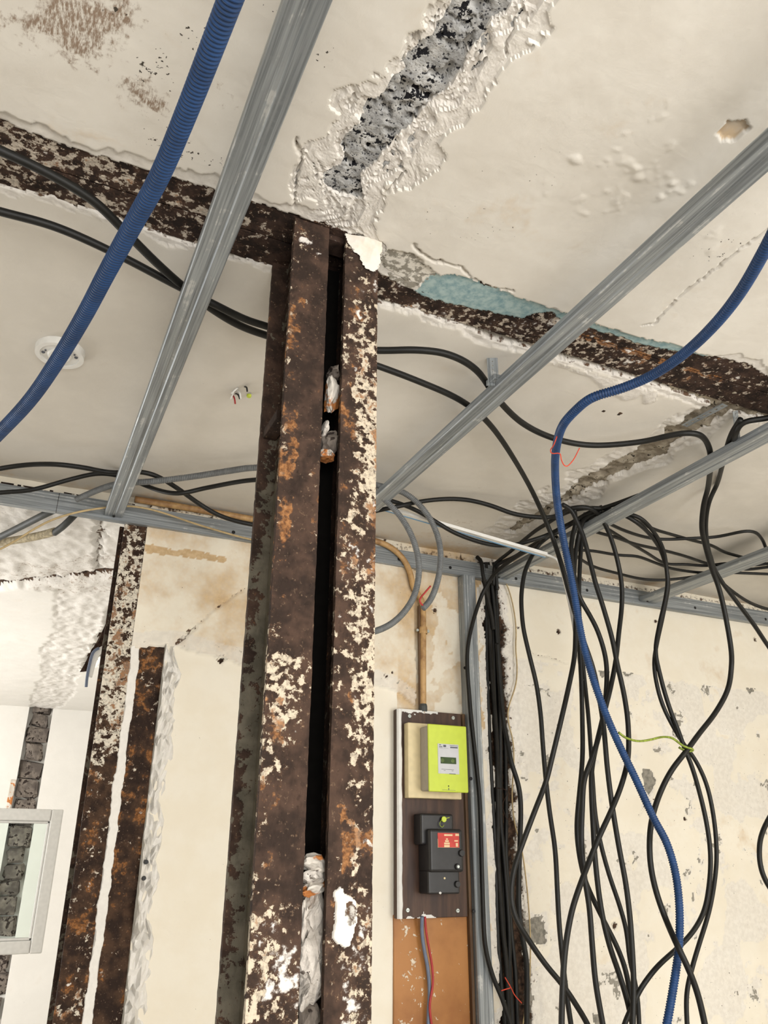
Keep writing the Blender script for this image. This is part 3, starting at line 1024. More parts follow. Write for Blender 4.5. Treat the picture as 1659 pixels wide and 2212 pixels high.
def left_flange_attr(a, b, t):
    z = t - Z0
    u = (a - 0.307) / 0.065 + (fbm(a * 35, z * 13, 3, 203) - .5) * .55
    big = fbm(a * 25, z * 9, 4, 201)
    edge = tbl(z, ((450, .20), (600, .25), (680, .42), (1000, .40), (1100, .24), (1280, .2), (1300, .26), (1420, .42), (1600, .46), (1700, .36), (1850, .28), (1930, .45), (2050, .5), (2212, .55)))
    mid = tbl(z, ((450, .05), (540, .22), (560, .02), (1280, .06), (1400, .22), (1440, .50), (1560, .48), (1640, .28), (1750, .10), (1860, .04), (1920, .22), (1990, .40), (2212, .46)))
    right = tbl(z, ((450, .05), (560, -.05), (1380, .10), (1460, .34), (1540, .22), (1640, .0), (1900, .02), (2000, .2), (2212, .40)))
    p = np.where(u < .35, edge + (mid - edge) * np.clip(u / .35, 0, 1), mid + (right - mid) * np.clip((u - .5) / .5, 0, 1))
    p = p + (big - .5) * .35
    o = np.where(u < .35, .36, .12) * tbl(z, ((450, .3), (640, .8), (700, 1.25), (1100, 1.2), (1260, 1.0), (1420, 1.1), (1700, 1.0), (1850, .9), (2212, .7))) + (fbm(a * 40, z * 16, 3, 202) - .5) * .4
    wt = tbl(z, ((500, .1), (528, .48), (552, .45), (570, .0), (1850, .0), (1950, .16), (2050, .28), (2120, .36), (2212, .40))) * np.clip(1.4 - abs(u - .55) * 1.5, 0, 1)
    return dict(paint=p, orange=o, white=wt)


def right_flange_attr(a, b, t):
    z = t - Z0
    u = (a - 0.404) / 0.064 + (fbm(a * 35, z * 13, 3, 213) - .5) * .6
    big = fbm(a * 28, z * 9, 4, 211)
    lft = tbl(z, ((560, .2), (620, .16), (700, .22), (760, .12), (1100, .14), (1180, .24), (1260, .42), (1400, .40), (1560, .22), (1640, .08), (1900, .04), (2050, .2), (2212, .38)))
    rgt = tbl(z, ((560, .15), (640, .34), (700, .42), (760, .58), (1000, .62), (1080, .56), (1150, .30), (1220, .52), (1420, .56), (1560, .52), (1640, .50), (1700, .40), (1760, .28), (1830, .50), (1900, .36), (1960, .5), (2050, .40), (2212, .44)))
    p = lft + (rgt - lft) * sstep(.10, .50, u) + (big - .5) * .55
    o = tbl(z, ((560, .2), (700, .34), (900, .46), (1100, .40), (1300, .22), (1700, .24), (1850, .40), (1950, .30), (2212, .12))) + (fbm(a * 40, z * 20, 3, 212) - .5) * .4 - .2 * (u < .2)
    wt = tbl(z, ((600, .2), (760, .26), (1100, .26), (1300, .18), (1900, .12), (2050, .3), (2212, .38))) * sstep(.2, .5, u)
    return dict(paint=p, orange=o, white=wt)


def olive_attr(a, b, t):
    z = t - Z0
    u = (a - 0.307) / 0.033
    return dict(olive=.90 - .80 * fbm(a * 60 + b * 20, z * 22, 4, 221) * (1.3 - .9 * np.clip(u, 0, 1)) - .30 * sstep(.30, .85, z), orange=.10 + 0 * z, paint=.05 + 0 * z)


def dark_attr(a, b, t):
    return dict(olive=.30 + 0 * a, paint=.05 + 0 * a, orange=.12 + 0 * a)


col_z = np.concatenate([np.arange(0.0, 1.2, 0.06), np.arange(1.2, Z0 + ZTOP, 0.0035), [Z0 + ZTOP]])
column = thing('steel_column', (0.388, 1.117, 0.0), 'tall rusted twin steel column with flaking cream paint, nearest in the room', 'column')
vmap = lambda a, b, t: (a, b, t)
CY0, CY1 = 1.05, 1.186
ext('front_flange', rect_prof(0.307, 0.372, CY0, CY0 + TF, 22), col_z, vmap, M_RUST, column, left_flange_attr, 0.0009, 231)
ext('front_flange', rect_prof(0.404, 0.468, CY0, CY0 + TF, 22), col_z, vmap, M_RUST, column, right_flange_attr, 0.0009, 232)
ext('rear_flange', rect_prof(0.307, 0.372, CY1 - TF, CY1, 16), col_z, vmap, M_RUST, column, olive_attr, 0.0006, 233)
ext('rear_flange', rect_prof(0.404, 0.468, CY1 - TF, CY1, 8), col_z, vmap, M_RUST, column, dark_attr, 0.0006, 234)
ext('web', rect_prof(0.336, 0.342, CY0 + TF, CY1 - TF, 3, 14), col_z, vmap, M_RUST, column, olive_attr, 0.0003, 235)
ext('web', rect_prof(0.433, 0.439, CY0 + TF, CY1 - TF, 3, 14), col_z, vmap, M_RUST, column, dark_attr, 0.0003, 236)
box('welded_plate', (0.311, 1.10, Z0 + 0.655), (0.334, CY1 - TF, Z0 + 0.672), M_RUST, column, 0.001)
# flat black sheet closing the back of the gap
box('gap_back_sheet', (0.344, CY1 - 0.035, 0.0), (0.431, CY1 - TF - 0.002, Z0 + ZTOP), M_BLACK, column)
box('head_plate', (0.340, CY0 + 0.012, Z0 + ZTOP - 0.012), (0.436, CY0 + 0.05, Z0 + ZTOP), M_RUSTB, column, 0.001)


def lump(name, c, s, mat, parent, seed, rough=0.25, sub=3, rot=0.0):
    bm = bmesh.new()
    bmesh.ops.create_icosphere(bm, subdivisions=sub, radius=1.0)
    r = random.Random(seed)
    off = Vector((r.uniform(0, 50), r.uniform(0, 50), r.uniform(0, 50)))
    from mathutils import noise as mn
    cell = [Vector((r.uniform(-1, 1), r.uniform(-1, 1), r.uniform(-1, 1))).normalized() for _ in range(9)]
    cut = [r.uniform(0.62, 0.9) for _ in range(9)]
    for v in bm.verts:
        d = v.co.normalized()
        p = v.co.copy()
        for nrm, cc in zip(cell, cut):         # chip flat facets
            e = p.dot(nrm) - cc
            if e > 0:
                p -= nrm * e
        p *= 1 + rough * (mn.noise(d * 2.4 + off)) + rough * 0.5 * mn.noise(d * 6 + off)
        v.co = Vector((p.x * s[0], p.y * s[1], p.z * s[2]))
    bmesh.ops.transform(bm, matrix=Matrix.Rotation(rot, 4, 'Y'), verts=bm.verts)
    bmesh.ops.translate(bm, vec=Vector(c), verts=bm.verts)
    me = bpy.data.meshes.new(name)
    bm.to_mesh(me)
    bm.free()
    return new_obj(name, me, mat, parent)


def colpt(x, y, Y=1.085):
    return atY(x, y, Y)


for (x, y, sx, sz, mt, nm, sd, ro) in ((716, 855, .0165, .040, M_BRICKO, 'brick_fragment', 1, .05), (722, 808, .012, .012, M_BRICKG, 'mortar_lump', 2, 0.2),
                                       (712, 955, .017, .024, M_BRICKG, 'mortar_lump', 3, 0.1), (704, 985, .015, .008, M_BRICKO, 'brick_fragment', 4, 0.1),
                                       (700, 930, .006, .018, M_LUMP, 'mortar_lump', 5, 0.1),
                                       (682, 1866, .020, .012, M_BRICKO, 'brick_fragment', 6, .2), (676, 1892, .022, .013, M_LUMP, 'mortar_lump', 7, -.2), (678, 1918, .021, .011, M_BRICKO, 'brick_fragment', 8, -.4),
                                       (674, 1975, .022, .032, M_LUMP, 'mortar_lump', 9, .1), (684, 2035, .018, .034, M_LUMP, 'mortar_lump', 10, .05),
                                       (668, 2075, .019, .034, M_LUMP, 'mortar_lump', 11, -.1), (672, 2115, .020, .028, M_LUMP, 'mortar_lump', 12, .3), (655, 2150, .012, .02, M_LUMP, 'mortar_lump', 13, .2),
                                       (668, 2200, .017, .022, M_BRICKG, 'mortar_lump', 14, .2), (652, 1985, .006, .03, M_LUMP, 'mortar_lump', 15, 0.)):
    lump(nm, colpt(x, y), (sx, 0.020, sz), mt, column, sd, rot=ro)
lump('mortar_lump', (0.388, 1.10, Z0 - 0.30), (.028, .03, .06), M_LUMP, column, 40)
# plaster skin still clinging to the head of the right-hand section
X, Zr = axes(0.395, 0.475, 0.93, 1.034, 0.0016)
skin_px = ((745, 508), (752, 524), (764, 543), (776, 550), (780, 572), (800, 584), (812, 586), (822, 574), (822, 480), (745, 480))
ms = pmask(X, Zr, skin_px, 0.0022, 140, seed=245, plane='y', val=1.046)
kf = (ms > 0.5).reshape(-1)
dsk = segdist(X, Zr, [(lambda q: (q[0], q[2] - Z0))(atY(p[0], p[1], 1.046)) for p in skin_px[:8]])
yy = CY0 - 0.0015 - 0.010 * sstep(0.0, 0.05, dsk) - 0.003 * fbm(X * 90, Zr * 90, 3, 246)
q = grid_quads(*X.shape)
q = q[kf[q].all(1)]
new_obj('plaster_scab', raw_mesh('plaster_scab', np.stack([X, yy, Zr + Z0], -1).reshape(-1, 3), q, attrs=dict(ochre=0.36 + 0 * X, dirt_dark=0.42 * (dsk < 0.004)), smooth=True), M_CEIL, column)
# loose white plaster scab on the right flange
zb = atY(745, 1985, 1.046)
X, Zr = axes(0.404, 0.455, atY(740, 2050, 1.05)[2] - Z0, atY(740, 1915, 1.05)[2] - Z0, 0.0016)
scab_px = ((722, 1932), (732, 1912), (742, 1930), (765, 1945), (772, 1975), (768, 2010), (757, 2042), (745, 2048), (728, 2040), (715, 2025), (722, 1995), (727, 1965))
ms = pmask(X, Zr, scab_px, 0.0018, 160, seed=241, plane='y', val=1.049)
kf = (ms > 0.5).reshape(-1)
yy = np.where(ms > 0.5, CY0 - 0.0055 + 0.003 * fbm(X * 120, Zr * 120, 3, 242), CY0 + 0.002)
q = grid_quads(*X.shape)
q = q[kf[q].any(1)]
rustspot = pmask(X, Zr, ((745, 1950), (758, 1945), (770, 1965), (768, 1995), (752, 2000), (744, 1980)), 0.001, 160, seed=243, plane='y', val=1.049)
new_obj('plaster_scab', raw_mesh('plaster_scab', np.stack([X, yy, Zr + Z0], -1).reshape(-1, 3), q, attrs=dict(torn=0.4 + 0 * X, dirt_dark=rustspot * 0.62), smooth=True), M_CEIL, column)

# ---- twin beam over the column
def beam_attr(a, b, t):
    p = np.interp(t, [-.4, -.1, .1, .22, .3, .5, .6, .8, 1.0, 1.2, 1.5, 1.9], [.50, .46, .40, .24, .12, .26, .34, .34, .40, .34, .22, .15])
    p = p + (fbm(t * 10, a * 40, 4, 251) - .5) * .5
    w = np.interp(t, [-.4, .3, .5, .9, 1.2, 1.9], [.08, .0, .16, .26, .2, .0])
    o = np.interp(t, [-.4, .3, .9, 1.0, 1.3, 1.4], [.1, .1, .14, .22, .22, .05]) + .35 * (np.abs(a - 1.118) < .008) * (t > .95) * (t < 1.4)
    return dict(paint=p, white=w + 0 * a, orange=o)


beam = thing('steel_beam', (0.6, 1.118, Z0 + ZTOP), 'dark rusted twin steel beam set flush in the ceiling above the twin column', 'beam')
bx_t = np.concatenate([np.arange(-2.3, -0.45, 0.1), np.arange(-0.45, 1.95, 0.004), np.arange(1.95, 3.6, 0.1)])
bmap = lambda a, b, t: (t, a, b)
zb = Z0 + ZTOP
ext('flange', rect_prof(1.046, 1.1155, zb, zb + TF, 20), bx_t, bmap, M_RUSTB, beam, beam_attr, 0.0010, 252)
ext('flange', rect_prof(1.1185, 1.188, zb - 0.001, zb + TF, 20), bx_t, bmap, M_RUSTB, beam, beam_attr, 0.0010, 253)
box('web', (-2.3, 1.078, zb + TF), (3.6, 1.084, Z0 + 1.075), M_RUSTB, beam)
box('web', (-2.3, 1.150, zb + TF), (3.6, 1.156, Z0 + 1.075), M_RUSTB, beam)

# ---- rear column in the back wall
def rearL_attr(a, b, t):
    z = t - Z0
    p = np.interp(z, [-.4, -.1, .1, .3, .45, .6, .8, .95], [.30, .12, .18, .40, .60, .62, .52, .32]) + (fbm(a * 26, z * 9, 4, 261) - .5) * .4
    o = np.interp(z, [-.4, 0, .3, .6, .95], [.36, .30, .26, .36, .15]) + (fbm(a * 20, z * 12, 3, 262) - .5) * .3
    return dict(paint=p, orange=o, white=.04 + 0 * p)


def rearR_attr(a, b, t):
    z = t - Z0
    p = np.interp(z, [-.4, 0, .3, .45, .6], [.02, .06, .18, .26, .20]) + (fbm(a * 26, z * 9, 4, 263) - .5) * .3
    o = np.interp(z, [-.4, -.1, .1, .3, .45, .6], [.14, .22, .40, .32, .38, .42]) + (fbm(a * 20, z * 12, 3, 264) - .5) * .4
    return dict(paint=p, orange=o)


rcol = thing('steel_column', (0.30, 2.46, 0.0), 'rusted twin steel column with a white mortar joint, set in the back wall beside the opening', 'column')
rz = np.concatenate([np.arange(0.0, 1.1, 0.06), np.arange(1.1, Z0 + 0.98, 0.005)])
rz2 = rz[rz < Z0 + 0.565]
RY = 2.392
ext('front_flange', rect_prof(0.218, 0.288, RY, RY + TF, 16), rz, vmap, M_RUSTW, rcol, rearL_attr, 0.0008, 265)
ext('front_flange', rect_prof(0.309, 0.381, RY, RY + TF, 16), rz2, vmap, M_RUSTW, rcol, rearR_attr, 0.0008, 266)
ext('rear_flange', rect_prof(0.216, 0.288, RY + 0.13, RY + 0.139, 10), rz, vmap, M_RUST, rcol, olive_attr, 0.0004, 267)
box('web', (0.250, RY + TF, 0.0), (0.256, RY + 0.13, Z0 + 0.98), M_RUSTB, rcol)
box('rear_flange', (0.309, RY + 0.13, 0.0), (0.381, RY + 0.139, Z0 + 0.98), M_RUST, rcol)
box('web', (0.342, RY + TF, 0.0), (0.348, RY + 0.13, Z0 + 0.98), M_RUSTB, rcol)
# white mortar joint, ragged along both edges
zz = np.arange(-0.5, 0.93, 0.0035)
uu = np.linspace(0, 1, 7)
U_, Z_ = np.meshgrid(uu, zz)
e0 = 0.284 + (fbm(Z_ * 22, 0 * Z_, 5, 271, 0.7) - 0.5) * 0.017
e1 = 0.314 + (fbm(Z_ * 22, 0 * Z_ + 5, 5, 272, 0.7) - 0.5) * 0.017
e0 = np.where(Z_ > 0.56, 0.2885 + (e0 - 0.283) * 0.3, e0)
yj = RY - 0.0018 + (fbm(U_ * 4, Z_ * 60, 3, 273) - 0.5) * 0.003
yj = np.where((U_ == 0) | (U_ == 1), RY + 0.004, yj)
grid_obj('mortar_joint', np.stack([e0 + (e1 - e0) * U_, yj, Z_ + Z0], -1), M_NEXT, rcol, dict(torn=0.3 + 0 * U_), smooth=False)

# lintel beam above the opening, behind the wall track
def lint_attr(a, b, t):
    return dict(paint=.22 + (fbm(t * 12, b * 30, 3, 281) - .5) * .5, orange=.2 + 0 * a, white=.1 + 0 * a)


lint = thing('steel_lintel', (-0.3, 2.46, Z0 + 0.986), 'rusted steel lintel above the opening to the next room, behind the galvanised track', 'beam')
lt = np.concatenate([np.arange(-1.1, -0.5, 0.1), np.arange(-0.5, 0.285, 0.008)])
ext('front_face', rect_prof(2.405, 2.414, Z0 + 0.988, Z0 + 1.022, 2, 8), lt, bmap, M_RUSTB, lint, lint_attr, 0.003, 282)
ext('soffit_flange', rect_prof(2.405, 2.50, Z0 + 0.986, Z0 + 0.994, 8), lt, bmap, M_RUSTB, lint, lint_attr, 0.001, 283)
# plaster above the track on the left, running to the ceiling
X, Zr = axes(-0.8, 0.30, 0.99, 1.05, 0.005)
lo_e = 1.000 + (fbm(X * 30, Zr * 0, 4, 284) - .5) * .02 + 0.012 * np.clip(-X, 0, 1)
mm = Zr > lo_e
kf = mm.reshape(-1)
q = grid_quads(*X.shape)
q = q[kf[q].all(1)]
new_obj('plaster_strip', raw_mesh('plaster_strip', np.stack([X, 2.400 + (fbm(X * 30, Zr * 30, 3, 285) - .5) * .004, Zr + Z0], -1).reshape(-1, 3), q, attrs=dict(ochre=.30 + 0 * X), smooth=True), M_WALL, wall_back)

# ================================================================== GALVANISED FRAMING
def furring(name, x0, x1, y0, y1, label):
    w = x1 - x0
    c = (x0 + x1) / 2
    zb_, h, t = 0.948, 0.019, 0.0012
    g = w * 0.10
    o = [(x0, h), (x0, 0.002), (x0 + 0.002, 0.0), (c - g, 0.0), (c - g * 0.5, 0.0022), (c + g * 0.5, 0.0022), (c + g, 0.0), (x1 - 0.002, 0.0), (x1, 0.002), (x1, h), (x1 - 0.009, h),
         (x1 - 0.009, h - t), (x1 - t, h - t), (x1 - t, 0.002 + t), (x1 - 0.002, t), (c + g, t), (c + g * 0.5, 0.0022 + t), (c - g * 0.5, 0.0022 + t), (c - g, t), (x0 + 0.002, t), (x0 + t, 0.002 + t), (x0 + t, h - t), (x0 + 0.009, h - t), (x0 + 0.009, h)]
    th = thing(name, (c, y1, Z0 + zb_), label, 'metal channel', 'galvanised ceiling channels')
    ts = np.linspace(y0, y1, 8)
    ext('channel', o, ts, lambda a, b, t: (a, t, b + Z0 + zb_), M_GALVY, th)
    return th


f1 = furring('furring_channel', 0.1525, 0.2065, -0.6, 2.377, 'galvanised ceiling channel nearest the camera, running left of the near column to the wall track')
f2 = furring('furring_channel', 0.848, 0.899, -0.6, 2.377, 'galvanised ceiling channel crossing the beam just right of the near column')
f3 = furring('furring_channel', 1.545, 1.602, 0.3, 2.377, 'galvanised ceiling channel over which the black cables are slung')
f4 = furring('furring_channel', 2.235, 2.315, 0.9, 2.377, 'galvanised ceiling channel furthest right, short in view')


def hanger(x, y, w, parent, zt=ZC, side=(0, 1, 0), nm='hanger_strap'):
    perforated(nm, (x, y, Z0 + 0.955), (x, y, Z0 + zt), w, side, M_GALVZ, parent, cell=0.011, hole=0.2)


p = atZ(1075, 760, 1.015)
hanger(0.846, 1.262, 0.024, f2, 1.035, (1, -0.5, 0))
box('clip', (0.838, 1.245, Z0 + 0.962), (0.862, 1.28, Z0 + 0.975), M_GALVZ, f2, 0.001)
perforated('hanger_strap', (1.565, 1.245, Z0 + 0.965), atZ(1588, 888, 1.03), 0.016, (1, 0, 0), M_GALVZ, f3, cell=0.012, hole=0.2)
hanger(2.27, 1.62, 0.02, f4)
disc('screw', (0.181, 2.372, Z0 + 0.948), (0, -0.3, -1), 0.004, 0.003, M_BLACKS, f1)
disc('screw', (1.556, 2.362, Z0 + 0.948), (0, -0.3, -1), 0.004, 0.003, M_BLACKS, f3)
disc('screw', (2.262, 2.362, Z0 + 0.948), (0, -0.3, -1), 0.004, 0.003, M_BLACKS, f4)


def track(x0, x1, label, screws, dz=0.0):
    th = thing('metal_track', (x0, 2.392, Z0 + 0.935), label, 'metal track', 'galvanised wall tracks')
    z0 = Z0 + 0.934 + dz
    prof = [(2.3985, z0 + 0.066), (2.385, z0 + 0.064), (2.385, z0 + 0.050), (2.3815, z0 + 0.049), (2.3805, z0 + 0.004), (2.374, z0 + 0.002), (2.374, z0), (2.396, z0), (2.396, z0 + 0.062)]
    ext('track_rail', prof, np.linspace(x0, x1, 6), lambda a, b, t: (t, a, b), M_GALVX, th)
    for s in screws:
        disc('screw', (s, 2.382, z0 + 0.026), (0, -1, 0), 0.0058, 0.003, M_BLACKS, th, 12)
    return th


track(-1.1, 0.017, 'galvanised wall track at far left, over the opening to the next room', (), 0.0)
track(0.0185, 1.51, 'galvanised wall track along the back wall, middle length behind the near column', ((0.555,) + tuple(atY(x, y, 2.38)[0] for x, y in ((862, 1213), (973, 1231)))), 0.0015)
track(1.5115, 3.6, 'galvanised wall track along the back wall, right-hand length behind the cables', tuple(atY(x, y, 2.38)[0] for x, y in ((1115, 1252), (1269, 1281), (1503, 1321), (1657, 1352))), 0.0)

stud = thing('metal_stud', (1.43, 2.385, 0.0), 'upright galvanised stud between the meter board and the cable chase', 'metal stud')
sx0, sx1 = 1.400, 1.452
sp = [(sx0, 2.398), (sx0, 2.362), (sx0 + 0.003, 2.359), (sx0 + 0.020, 2.359), (sx0 + 0.023, 2.362), (sx0 + 0.031, 2.362), (sx0 + 0.034, 2.359), (sx1 - 0.003, 2.359), (sx1, 2.362), (sx1, 2.398)]
ext('stud_rail', sp, np.linspace(0.0, Z0 + 0.934, 5), vmap, M_GALVZ, stud)
for (x, y) in ((1004, 1443), (1017, 1682), (1023, 1968)):
    p_ = atY(x, y, 2.36)
    disc('screw', (p_[0], 2.360, p_[2]), (0, -1, 0), 0.0055, 0.003, M_BLACKS, stud, 12)

# ================================================================== METER BOARD
bw = thing('meter_board', (1.27, 2.395, Z0 - 0.175), 'dark brown wooden meter board with a white painted left edge, screwed to the back wall', 'board')
BY = 2.366
bp = lambda x, y, Y=BY: atY(x, y, Y)
bl_, br_ = bp(858, 1700)[0], bp(1001, 1700)[0]
bt_, bb_ = bp(930, 1537)[2], bp(930, 1983)[2]
box('board_panel', (bl_, BY, bb_), (br_, 2.392, bt_), M_BOARD, bw, 0.002)
# white edge moulding, ragged brush line
zz = np.linspace(bb_, bt_, 90)
uu = np.linspace(0, 1, 5)
U_, Z_ = np.meshgrid(uu, zz)
wv = 0.019 + (fbm(Z_ * 30, 0 * Z_, 4, 301) - 0.5) * 0.006
xm = bl_ - 0.001 + U_ * wv
ym = BY - 0.005 + 0 * U_
ym = np.where(U_ == 1, BY + 0.001, ym)
ym = np.where(U_ == 0, BY + 0.001, ym)
grid_obj('white_edge', np.stack([xm, ym, Z_], -1), M_WHITEPAINT, bw, smooth=False)
X, Zr = axes(bl_ + 0.01, bl_ + 0.15, bt_ - Z0 - 0.02, bt_ - Z0 + 0.001, 0.002)
kf = (fbm(X * 40, Zr * 90, 4, 302) + (Zr - bt_ + Z0) * 40 - (X - bl_) * 2.2 > 0.0).reshape(-1)
q = grid_quads(*X.shape)
q = q[kf[q].all(1)]
new_obj('white_edge', raw_mesh('white_edge', np.stack([X, BY - 0.0012 + 0 * X, Zr + Z0], -1).reshape(-1, 3), q), M_WHITEPAINT, bw)
X, Zr = axes(bl_ + 0.02, bl_ + 0.14, bb_ - Z0, bb_ - Z0 + 0.02, 0.002)
kf = (fbm(X * 40, Zr * 90, 4, 303) - (Zr - bb_ + Z0) * 30 - np.abs(X - bl_ - 0.085) * 9 > 0.12).reshape(-1)
q = grid_quads(*X.shape)
q = q[kf[q].all(1)]
new_obj('white_edge', raw_mesh('white_edge', np.stack([X, BY - 0.0012 + 0 * X, Zr + Z0], -1).reshape(-1, 3), q), M_WHITEPAINT, bw)
for (x, y) in ((884, 1547), (978, 1551), (880, 1966), (988, 1967)):
    q_ = bp(x, y)
    s_ = disc('screw', (q_[0], BY, q_[2]), (0, -1, 0), 0.0062, 0.004, M_SCREW, bw, 14)
    box('screw_slot', (q_[0] - 0.0035, BY - 0.0048, q_[2] - 0.0006), (q_[0] + 0.0035, BY - 0.0038, q_[2] + 0.0006), M_BLACKS, s_)
batten = tag(box('wooden_batten', (1.3885, 2.378, 0.3), (1.3985, 2.40, Z0 + 0.44), M_BATTEN, None, 0.001), 'thin brown wooden batten between the meter board and the galvanised stud', 'batten')

# ---- electricity meter
meter = thing('electricity_meter', (1.25, BY, Z0 + 0.17), 'grey electricity meter with a lime green front cover on the brown board', 'meter')
m0, m1 = bp(880, 1600, 2.340), bp(996, 1722, 2.340)
zt_, zb_ = bp(900, 1562, 2.340)[2], bp(900, 1724, 2.340)[2]
box('base_plate', (m0[0], 2.335, zb_), (m1[0], BY, zt_), M_CREAMP, meter, 0.003)
MY = 2.272
fl_, fr_ = bp(926, 1640, MY)[0], bp(1010, 1640, MY)[0]
ft_, fb_ = bp(965, 1566, MY)[2], bp(965, 1711, MY)[2]
box('body', (fl_ + 0.002, MY + 0.006, fb_ + 0.004), (fr_ - 0.002, 2.336, ft_ - 0.004), M_METER, meter, 0.006)
box('front_cover', (fl_, MY, fb_), (fr_, MY + 0.008, ft_), M_LIME, meter, 0.0035, 3)
la, lb = bp(945, 1606, MY), bp(992, 1673, MY)
disp = box('display_panel', (la[0], MY - 0.0015, lb[2]), (lb[0], MY + 0.001, la[2]), M_LABELG, meter, 0.0007)
lcd0, lcd1 = bp(951, 1635, MY), bp(985, 1651, MY)
box('screen', (lcd0[0], MY - 0.0022, lcd1[2]), (lcd1[0], MY - 0.001, lcd0[2]), M_LCD, disp)
wL = lcd1[0] - lcd0[0]
for k in (0.12, 0.78):
    disc('screen_figure', (lcd0[0] + wL * k, MY - 0.0022, (lcd0[2] + lcd1[2]) / 2), (0, -1, 0), 0.006, 0.0003, M_LCD2, disp, 12)
for (x0, y0, x1, y1) in ((948, 1608, 952, 1610), (948, 1612, 955, 1614), (948, 1615, 956, 1616), (957, 1609, 963, 1614), (958, 1616, 968, 1617), (971, 1610, 989, 1612), (972, 1613, 988, 1617), (953, 1662, 980, 1662.6), (958, 1664, 962, 1665), (975, 1665, 979, 1666), (970, 1671, 984, 1673)):
    a_, b_ = bp(x0, y0, MY), bp(x1, y1, MY)
    box('print_mark', (a_[0], MY - 0.0019, b_[2]), (b_[0], MY - 0.001, a_[2]), M_PRINT, disp)
a_ = bp(969, 1698, MY)
disc('seal_hole', (a_[0], MY, a_[2]), (0, -1, 0), 0.0022, 0.0004, M_BLACKS, meter, 12)
for (x0, y0, x1, y1) in ((955, 1706.5, 984, 1707.2), (968.5, 1702, 970, 1706.5)):
    a_, b_ = bp(x0, y0, MY), bp(x1, y1, MY)
    box('print_mark', (a_[0], MY - 0.0006, b_[2]), (b_[0], MY + 0.001, a_[2]), M_PRINT, meter)

# ---- black main breaker
brk = thing('main_breaker', (1.24, BY, Z0 - 0.12), 'black bakelite main breaker with a red warning label, below the meter', 'breaker')
KY = 2.287
ka, kb = bp(917, 1757, 2.312), bp(980, 1790, 2.312)
box('upper_block', (ka[0] - 0.012, 2.312, bp(940, 1825, 2.312)[2]), (kb[0], BY, ka[2]), M_BAKE, brk, 0.006, 3)
ka, kb = bp(928, 1790, KY), bp(1003, 1884, KY)
box('body', (ka[0], KY, kb[2]), (kb[0], BY, ka[2]), M_BAKE, brk, 0.008, 3)
kc, kd = bp(925, 1880, 2.303), bp(994, 1931, 2.303)
box('terminal_cover', (kc[0], 2.303, kd[2]), (kd[0], BY, kc[2]), M_BAKE, brk, 0.005, 3)
la, lb = bp(945, 1799, KY), bp(992, 1831, KY)
lab = box('warning_label', (la[0], KY - 0.0012, lb[2]), (lb[0], KY + 0.001, la[2]), M_REDL, brk)
lab['label'] = 'red and cream warning label'
for (x0, y0, x1, y1) in ((959, 1802, 977, 1806), (983, 1801, 991, 1806), (963, 1811, 967, 1814), (961, 1815, 969, 1819), (959, 1820, 971, 1824), (959, 1825, 971, 1830), (981, 1815, 989, 1818), (984, 1821, 989, 1829), (945, 1799, 992, 1799.8), (945, 1812, 946, 1831), (945, 1830.3, 992, 1831)):
    a_, b_ = bp(x0, y0, KY), bp(x1, y1, KY)
    box('print_mark', (a_[0], KY - 0.0016, b_[2]), (b_[0], KY - 0.0005, a_[2]), M_CREAML, lab)
for (x, y, yy_, rr) in ((996, 1843, KY, 0.010), (987, 1872, KY, 0.0085), (987, 1910, 2.303, 0.0095)):
    a_ = bp(x, y, yy_)
    bt = disc('button', (a_[0], yy_, a_[2]), (0, -1, 0), rr, 0.008, M_BAKE, brk, 18)
    if y == 1872:
        disc('screw', (a_[0], yy_ - 0.008, a_[2]), (0, -1, 0), 0.0045, 0.0015, M_SCREW, bt, 12)
a_ = bp(960, 1897, 2.303)
disc('screw', (a_[0], 2.303, a_[2]), (0, -1, 0), 0.0032, 0.002, M_CREAMP, brk, 12)
a_ = bp(951, 1929, 2.303)
lump('paint_drip', (a_[0], 2.303, a_[2]), (0.005, 0.002, 0.004), M_WHITEPAINT, brk, 61, sub=2)
a_ = bp(956, 1770, 2.312)
sl = disc('seal_disc', (a_[0], 2.304, a_[2]), (0, -1, 0), 0.0085, 0.003, M_LIME, brk, 16)
tube('seal_wire', [bp(956, 1770, 2.303), bp(950, 1776, 2.303), bp(950, 1784, 2.303), bp(957, 1788, 2.303), bp(959, 1781, 2.303)], 0.0012, M_GRNW, sl, seg=6, step=0.003)
tube('seal_tail', [bp(960, 1769, 2.303), bp(965, 1767, 2.302), bp(971, 1766, 2.30)], 0.0011, M_LIME, sl, seg=6, step=0.003)

# wires leaving the board
tag(tube('electric_wire', [bp(912, 1980, 2.36), bp(911, 2010, 2.372), bp(916, 2050, 2.372), bp(924, 2090, 2.374), bp(928, 2140, 2.375), bp(926, 2180, 2.375), bp(925, 2230, 2.375)], 0.0058, M_GREYW, seg=8), 'grey-blue wire hanging below the meter board', 'wire')
tag(tube('electric_wire', [bp(918, 1980, 2.364), bp(920, 2010, 2.366), bp(927, 2050, 2.366), bp(934, 2090, 2.366), bp(935, 2130, 2.366), bp(928, 2165, 2.366), bp(929, 2190, 2.366), bp(935, 2230, 2.366)], 0.0036, M_REDW, seg=8), 'red wire hanging below the meter board', 'wire')

